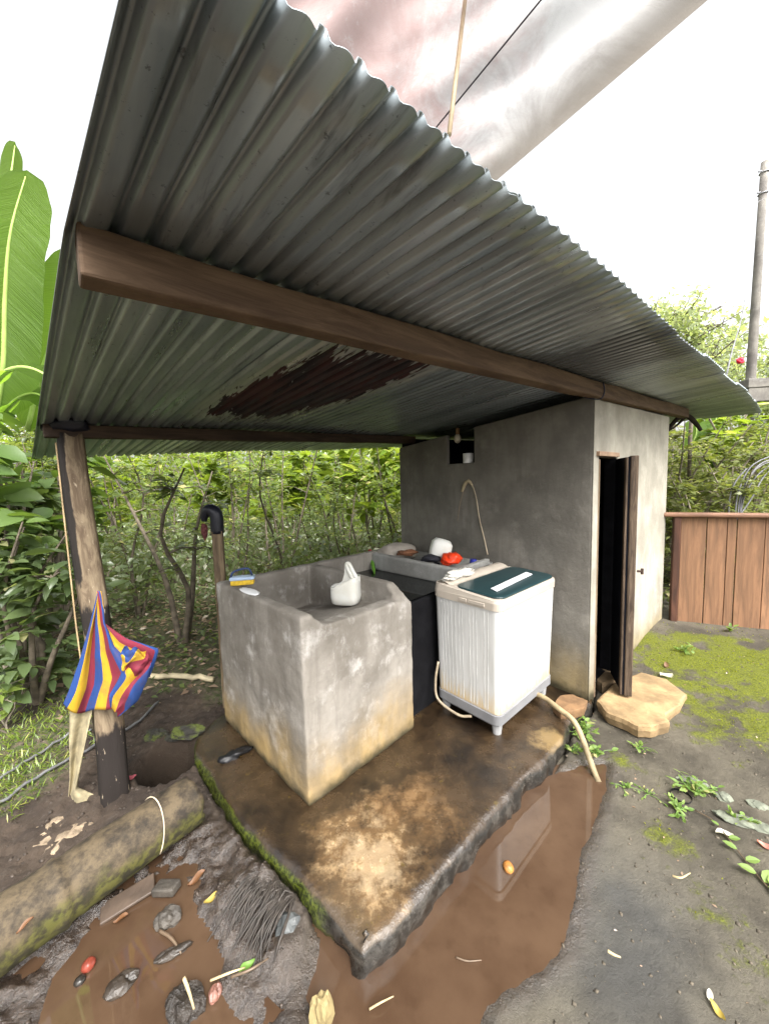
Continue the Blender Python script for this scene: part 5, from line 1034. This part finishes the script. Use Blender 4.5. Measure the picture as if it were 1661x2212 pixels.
# flat leaves as single objects
def oneleaf(px, py, z, L, az, mat, label, cat='leaf', wr=.5, name='fallen_leaf'):
    c = Gp(px, py, .006) if z > -.09 and z < .05 else Zp(px, py, z); ca, sa = math.cos(az), math.sin(az); sd_ = int(px)
    def lf(u, v):
        w_ = L * wr * .5 * (math.sin(math.pi * min(1, u * .97 + .015)) ** .8) * (v * 2 - 1) * (1 + .35 * (vnoise(u * 5, sd_, 2) - .5)); x = L * (u - .5); z_ = L * (.10 * math.sin(u * 5 + sd_) + .30 * (abs(v * 2 - 1)) ** 2 * .4 + .12 * u * u)
        y = w_ + L * .12 * math.sin(u * 2.4 + sd_)
        return c + np.array([x * ca - y * sa, x * sa + y * ca, float(z_)])
    V, Fc, _, _ = grid(lf, 9, 5)
    return tag(mesh(name, V, Fc, mat, None, True, dict(tint=np.full(len(V), .5)), origin=c), label, cat)
def lm1(name, c): return leafmat(name, c, c, None, .5, .25, .4)
OR_, YE_, WH_, GN_, BR_ = lm1('orange_dead_leaf', (.15, .07, .03)), lm1('yellow_leaf', (.36, .27, .06)), lm1('bleached_leaf', (.55, .52, .46)), lm1('green_leaf', (.14, .26, .05)), lm1('brown_leaf', (.16, .09, .05))
oneleaf(425, 1898, -.07, .07, .6, OR_, 'orange dead leaf on the mud between log and slab'); oneleaf(455, 1942, -.075, .05, .9, YE_, 'pale yellow leaf on the mud below the slab')
oneleaf(535, 2092, -.08, .055, .8, GN_, 'yellow green leaf on the grey mud at lower left'); oneleaf(262, 1985, -.105, .05, .2, OR_, 'brown orange leaf at the pool edge beside the bark board')
oneleaf(55, 2000, .10, .045, .9, OR_, 'brown leaf stuck to the side of the log'); oneleaf(1548, 2185, -.05, .045, 2.0, YE_, 'yellow leaf on the grey ground at bottom right')
oneleaf(1440, 1462, .02, .10, .2, WH_, 'white paper scrap on the moss behind the stepping stone', 'paper', .7, 'paper_scrap'); oneleaf(1436, 1438, .02, .07, 1.0, BR_, 'curled brown leaf behind the white paper scrap')
oneleaf(1705 / 1.0 - 140, 1805, -.04, .07, -.2, WH_, 'white leaf at the end of the creeping vine'); oneleaf(1655, 1828, -.03, .06, -.6, lm1('pink_petal', (.6, .2, .16)), 'pinkish red petal at the right edge', 'petal', .5, 'petal')
oneleaf(1388, 1580, -.06, .04, .6, OR_, 'rusty leaf below the stepping stone'); oneleaf(1530, 2150, -.05, .03, .9, WH_, 'small white scrap on the ground at bottom right', 'scrap', .6, 'scrap')
def stick(pts, r, mat, label, name='twig', z=-.08):
    P = [Zp(x, y, z + (q[0] if q else 0)) for x, y, *q in pts]; return tag(mesh(name, *tube(curve(P, 14), [r, r * .9, r * .5], 6), mat, None, True, origin=P[0]), label, 'twig')
TW = simple('wet_twig', (.10, .07, .045), .4, .3, 20); TWP = simple('pale_straw', (.4, .31, .17), .7, .3, 20)
stick([(345, 2010, .0), (372, 2028, .01), (392, 2060)], .006, TW, 'bent wet twig in the middle of the pool', z=-.1)
stick([(398, 2112, .03), (408, 2140, .02), (420, 2180)], .006, TWP, 'pale split reed in the mud at the bottom of the pool')
stick([(500, 2110), (540, 2095, .01), (580, 2070)], .005, TW, 'thin straight twig on grey mud below the slab')
stick([(455, 2118), (500, 2100, .015), (530, 2090)], .004, TWP, 'straw lying on the mud left of the thin straight twig')
stick([(798, 2180), (822, 2166, .01), (850, 2152)], .0035, TWP, 'pale straw floating below the slab tip', z=-.1)
stick([(985, 2068), (1010, 2076), (1040, 2074)], .003, TW, 'fine twig floating in the right hand puddle', z=-.108)
stick([(1452, 1892), (1470, 1896, .01), (1490, 1886)], .004, TWP, 'short pale twig on the grey ground at right', z=-.045)
stick([(1312, 2054), (1325, 2062), (1340, 2068)], .005, TWP, 'short pale splinter on the grey ground near the puddle', z=-.075)
# black rag on slab, red wrapper
V, Fc = blob((0, 0, 0), (.075, .03, .022), 3, .9, 2, 14); c = Zp(512, 1628, .012); tag(mesh('black_rag', np.stack([V[:, 0] * .8 - V[:, 1] * .6, V[:, 0] * .6 + V[:, 1] * .8, V[:, 2]], 1) + c, Fc, simple('wet_black_rag', (.008, .008, .009), .45), None, True, origin=c), 'wet black rag on the slab beside the sink corner', 'rag')
oneleaf(285, 1680, -.08, .05, .4, lm1('pink_wrapper', (.3, .07, .09)), 'pink wrapper scrap behind the log', 'wrapper', .7, 'wrapper')
# root mat hanging from the slab
r_ = np.random.default_rng(3); fib = []
for i in range(90):
    x0 = 560 + 78 * r_.random(); y0 = 1850 + (x0 - 560) * .95; a = Zp(x0, y0 + 12, -.05); b = Zp(x0 - 50 - 70 * r_.random(), y0 + 110 + 90 * r_.random(), WZ + .012)
    m_ = (a + b) / 2 + np.array([r_.normal(0, .02), r_.normal(0, .02), .03 + .02 * r_.random()]); fib.append(tube(curve([a, m_, b], 6), [.005, .004, .002], 4, caps=False))
o = mesh('root_mat', *join(*fib), simple('wet_root_fibres', (.035, .029, .024), .55, .4, 30), None, True); tag(o, 'mat of dark fibrous roots hanging from the left edge of the slab', 'roots', kind='stuff')
# hoses and pole on the left ground
HG = simple('grey_hose', (.10, .10, .10), .6, .3, 12)
def groundline(name, pts, r, mat, label, cat, z):
    P = curve([Zp(x, y, z) for x, y in pts], 26); P[:, 2] = ground_h(P[:, 0], P[:, 1]) + r + .012; tag(mesh(name, *tube(P, r, 7), mat, None, True, origin=P[0]), label, cat)
groundline('garden_hose', [(-60, 1712), (0, 1688), (70, 1645), (150, 1598), (200, 1585)], .008, HG, 'grey hose lying on the ground at left, the farther of two', 'hose', -.06)
groundline('garden_hose', [(-60, 1765), (0, 1742), (100, 1680), (205, 1622), (290, 1575), (345, 1530)], .009, HG, 'grey hose passing behind the leaning post, the nearer of two', 'hose', -.06)
groundline('pale_pole', [(90, 1462), (200, 1466), (340, 1470), (462, 1474)], .022, simple('pale_weathered_bamboo', (.40, .34, .22), .7, .3, 8), 'pale weathered bamboo pole lying on the ground behind the posts', 'pole', -.02)
# creeping weeds on the right
def weed(name, x, y, sd_, n, L, spread, h, mat, label, cat='weed', group=None):
    r = np.random.default_rng(sd_); c = np.array([x, y, gz(x, y)]); t = thing(name, c, label, cat, group); tb = []; P = []; A = []; N = []
    for i in range(n):
        az = r.random() * 6.283; e = c + np.array([math.cos(az), math.sin(az), 0]) * spread * r.random() + UPV * h * (.3 + r.random()); m_ = (c + e) / 2 + UPV * h * .4; tb.append(tube([c, m_, e], [.0022, .001], 4, caps=False))
        for k in range(3): P.append(c + (e - c) * (.5 + .25 * k)); a = unit(e - c) + r.normal(0, .7, 3); A.append(a * [1, 1, .5]); N.append(r.normal(0, .4, 3) + UPV)
    V, T = leaffine(P, A, N, L * (.6 + .7 * r.random(len(P))), L * .6 * (.6 + .6 * r.random(len(P))), .12, .1)
    tv, tf = join(*tb); mesh('stems', tv, tf, GN_, t, False, dict(tint=np.full(len(tv), .4)))
    tag(mesh('leaves', V, T, mat, t, False, dict(tint=np.repeat(r.random(len(P)), 11))), kind='stuff')
WEEDL = leafmat('weed_leaf', (.09, .17, .03), (.22, .30, .08), (.4, .36, .16), .5, .35, .4)
q0 = lambda x, y: Gp(x, y)[:2]
for i, (px, py, n, L, spd, h, lb) in enumerate([(1500, 1715, 22, .035, .12, .05, 'low leafy weed clump beside the dark hole at right'), (1465, 1752, 12, .028, .09, .03, 'small weeds just below the dark hole'), (1265, 1585, 14, .045, .1, .07, 'green weeds beside the drain hose where it leaves the slab'),
        (1290, 1635, 10, .035, .09, .05, 'small weeds right of the drain hose end'), (1235, 1625, 8, .03, .07, .05, 'small pale weeds at the slab edge left of the drain hose'), (1345, 1700, 9, .02, .09, .02, 'tiny seedlings on the ground right of the puddle'), (1400, 1715, 7, .018, .08, .015, 'tiny yellow green seedlings left of the dark hole'), (1380, 1618, 8, .03, .08, .03, 'little weeds below the stepping stone'), (1430, 1545, 10, .03, .09, .04, 'weeds at the right end of the stepping stone'), (1480, 1410, 10, .04, .1, .05, 'weeds on the moss near the fence'), (1575, 1365, 6, .045, .05, .05, 'small seedling at the foot of the fence planks'), (1590, 1775, 10, .03, .1, .03, 'weeds among the flat pale stones at right')]):
    x, y = q0(px, py); weed('creeping_weed', x, y, 70 + i, n, L, spd, h, WEEDL, lb)
vp = curve([Zp(x, y, -.045) for x, y in ((1500, 1735), (1545, 1765), (1580, 1810), (1610, 1850), (1650, 1900), (1690, 1930))], 26); vp[:, 2] = ground_h(vp[:, 0], vp[:, 1]) + .012
vine = thing('creeping_vine', vp[0], 'trailing vine with oval leaves running to the right edge', 'vine'); mesh('stem', *tube(vp, .0025, 5), TW, vine, True)
for i, (k, az, L) in enumerate([(6, 2.2, .03), (9, -.3, .045), (12, 2.4, .05), (15, -.2, .055), (18, 2.6, .06), (20, .4, .075), (21, -1.0, .085), (23, .9, .07), (24, -1.4, .07)]):
    V, T = leaffine([vp[k] + UPV * .004], [[math.cos(az), math.sin(az), .25]], [[0, -.2, 1]], [L], [L * .55], .1, .12); mesh('leaf', V, T, WEEDL, vine, False, dict(tint=np.full(11, .3 + .08 * i)))
PALEST = simple('pale_lichened_stone', (.13, .14, .105), .85, .4, 18, .5, .006)
for i, (px, py, r, lb) in enumerate([(1495, 1688, (.065, .025, .015), 'pale flat stone above the dark hole'), (1562, 1722, (.035, .03, .02), 'pale rounded stone right of the dark hole'), (1605, 1775, (.10, .035, .015), 'long flat pale stone near the right edge'), (1650, 1790, (.06, .03, .012), 'small flat white stone at the right edge'), (1640, 1740, (.04, .03, .012), 'pale chip near the right edge, farthest of the flat stones')]): rock('pale_stone', px, py, -.04, r, PALEST, lb, 'stone', 50 + i, .6, -.5)
hc = Gp(1470, 1722, .002); V, Fc = blob(hc, (.043, .04, .03), 3, .1, 1, 3); tag(mesh('dark_pipe_mouth', *join(tube([hc - UPV * .05, hc + UPV * .012], .046, 16, caps=False), ([hc + np.array([.044 * math.cos(t), .044 * math.sin(t), -.02]) for t in np.linspace(0, 6.1, 16)], [list(range(16))])), simple('black_pipe', (.006, .006, .006), .9), None, origin=hc), 'dark round pipe mouth sunk in the ground among weeds at right', 'pipe')
# name each of the look-alike plants by its row and place
ORD = ['leftmost', 'second from left', 'third from left', 'fourth from left', 'fifth from left', 'sixth from left', 'seventh from left', 'eighth from left']
def rows(name, fmt, names, zone=None):
    L_ = [o for o in sc.objects if o.parent is None and o.name.split('.')[0] == name]; L_.sort(key=lambda o: math.hypot(o.location.x, o.location.y)); m_ = math.ceil(len(L_) / len(names))
    for i, rn_ in enumerate(names):
        for k, o in enumerate(sorted(L_[i * m_:(i + 1) * m_], key=lambda o: o.location.x / o.location.y)): o['label'] = fmt % (ORD[k], rn_)
rows('coffee_shrub', 'coffee shrub seen under the roof, %s in the %s', ['nearest row', 'middle row', 'farthest row'])
rows('broad_leaved_shrub', 'shrub with large yellow green leaves, %s in its %s', ['nearer row', 'farther row'])
rows('bank_shrub', 'tangled olive shrub behind the plank fence, %s in its %s', ['nearer row', 'farther row'])
rows('green_bank_plant', 'bright green plant on the bank top, %s in its %s', ['single row'])
rows('mortar_chunk', 'pale mortar chunk by the leaning post, %s in the %s', ['nearer group', 'farther group'])
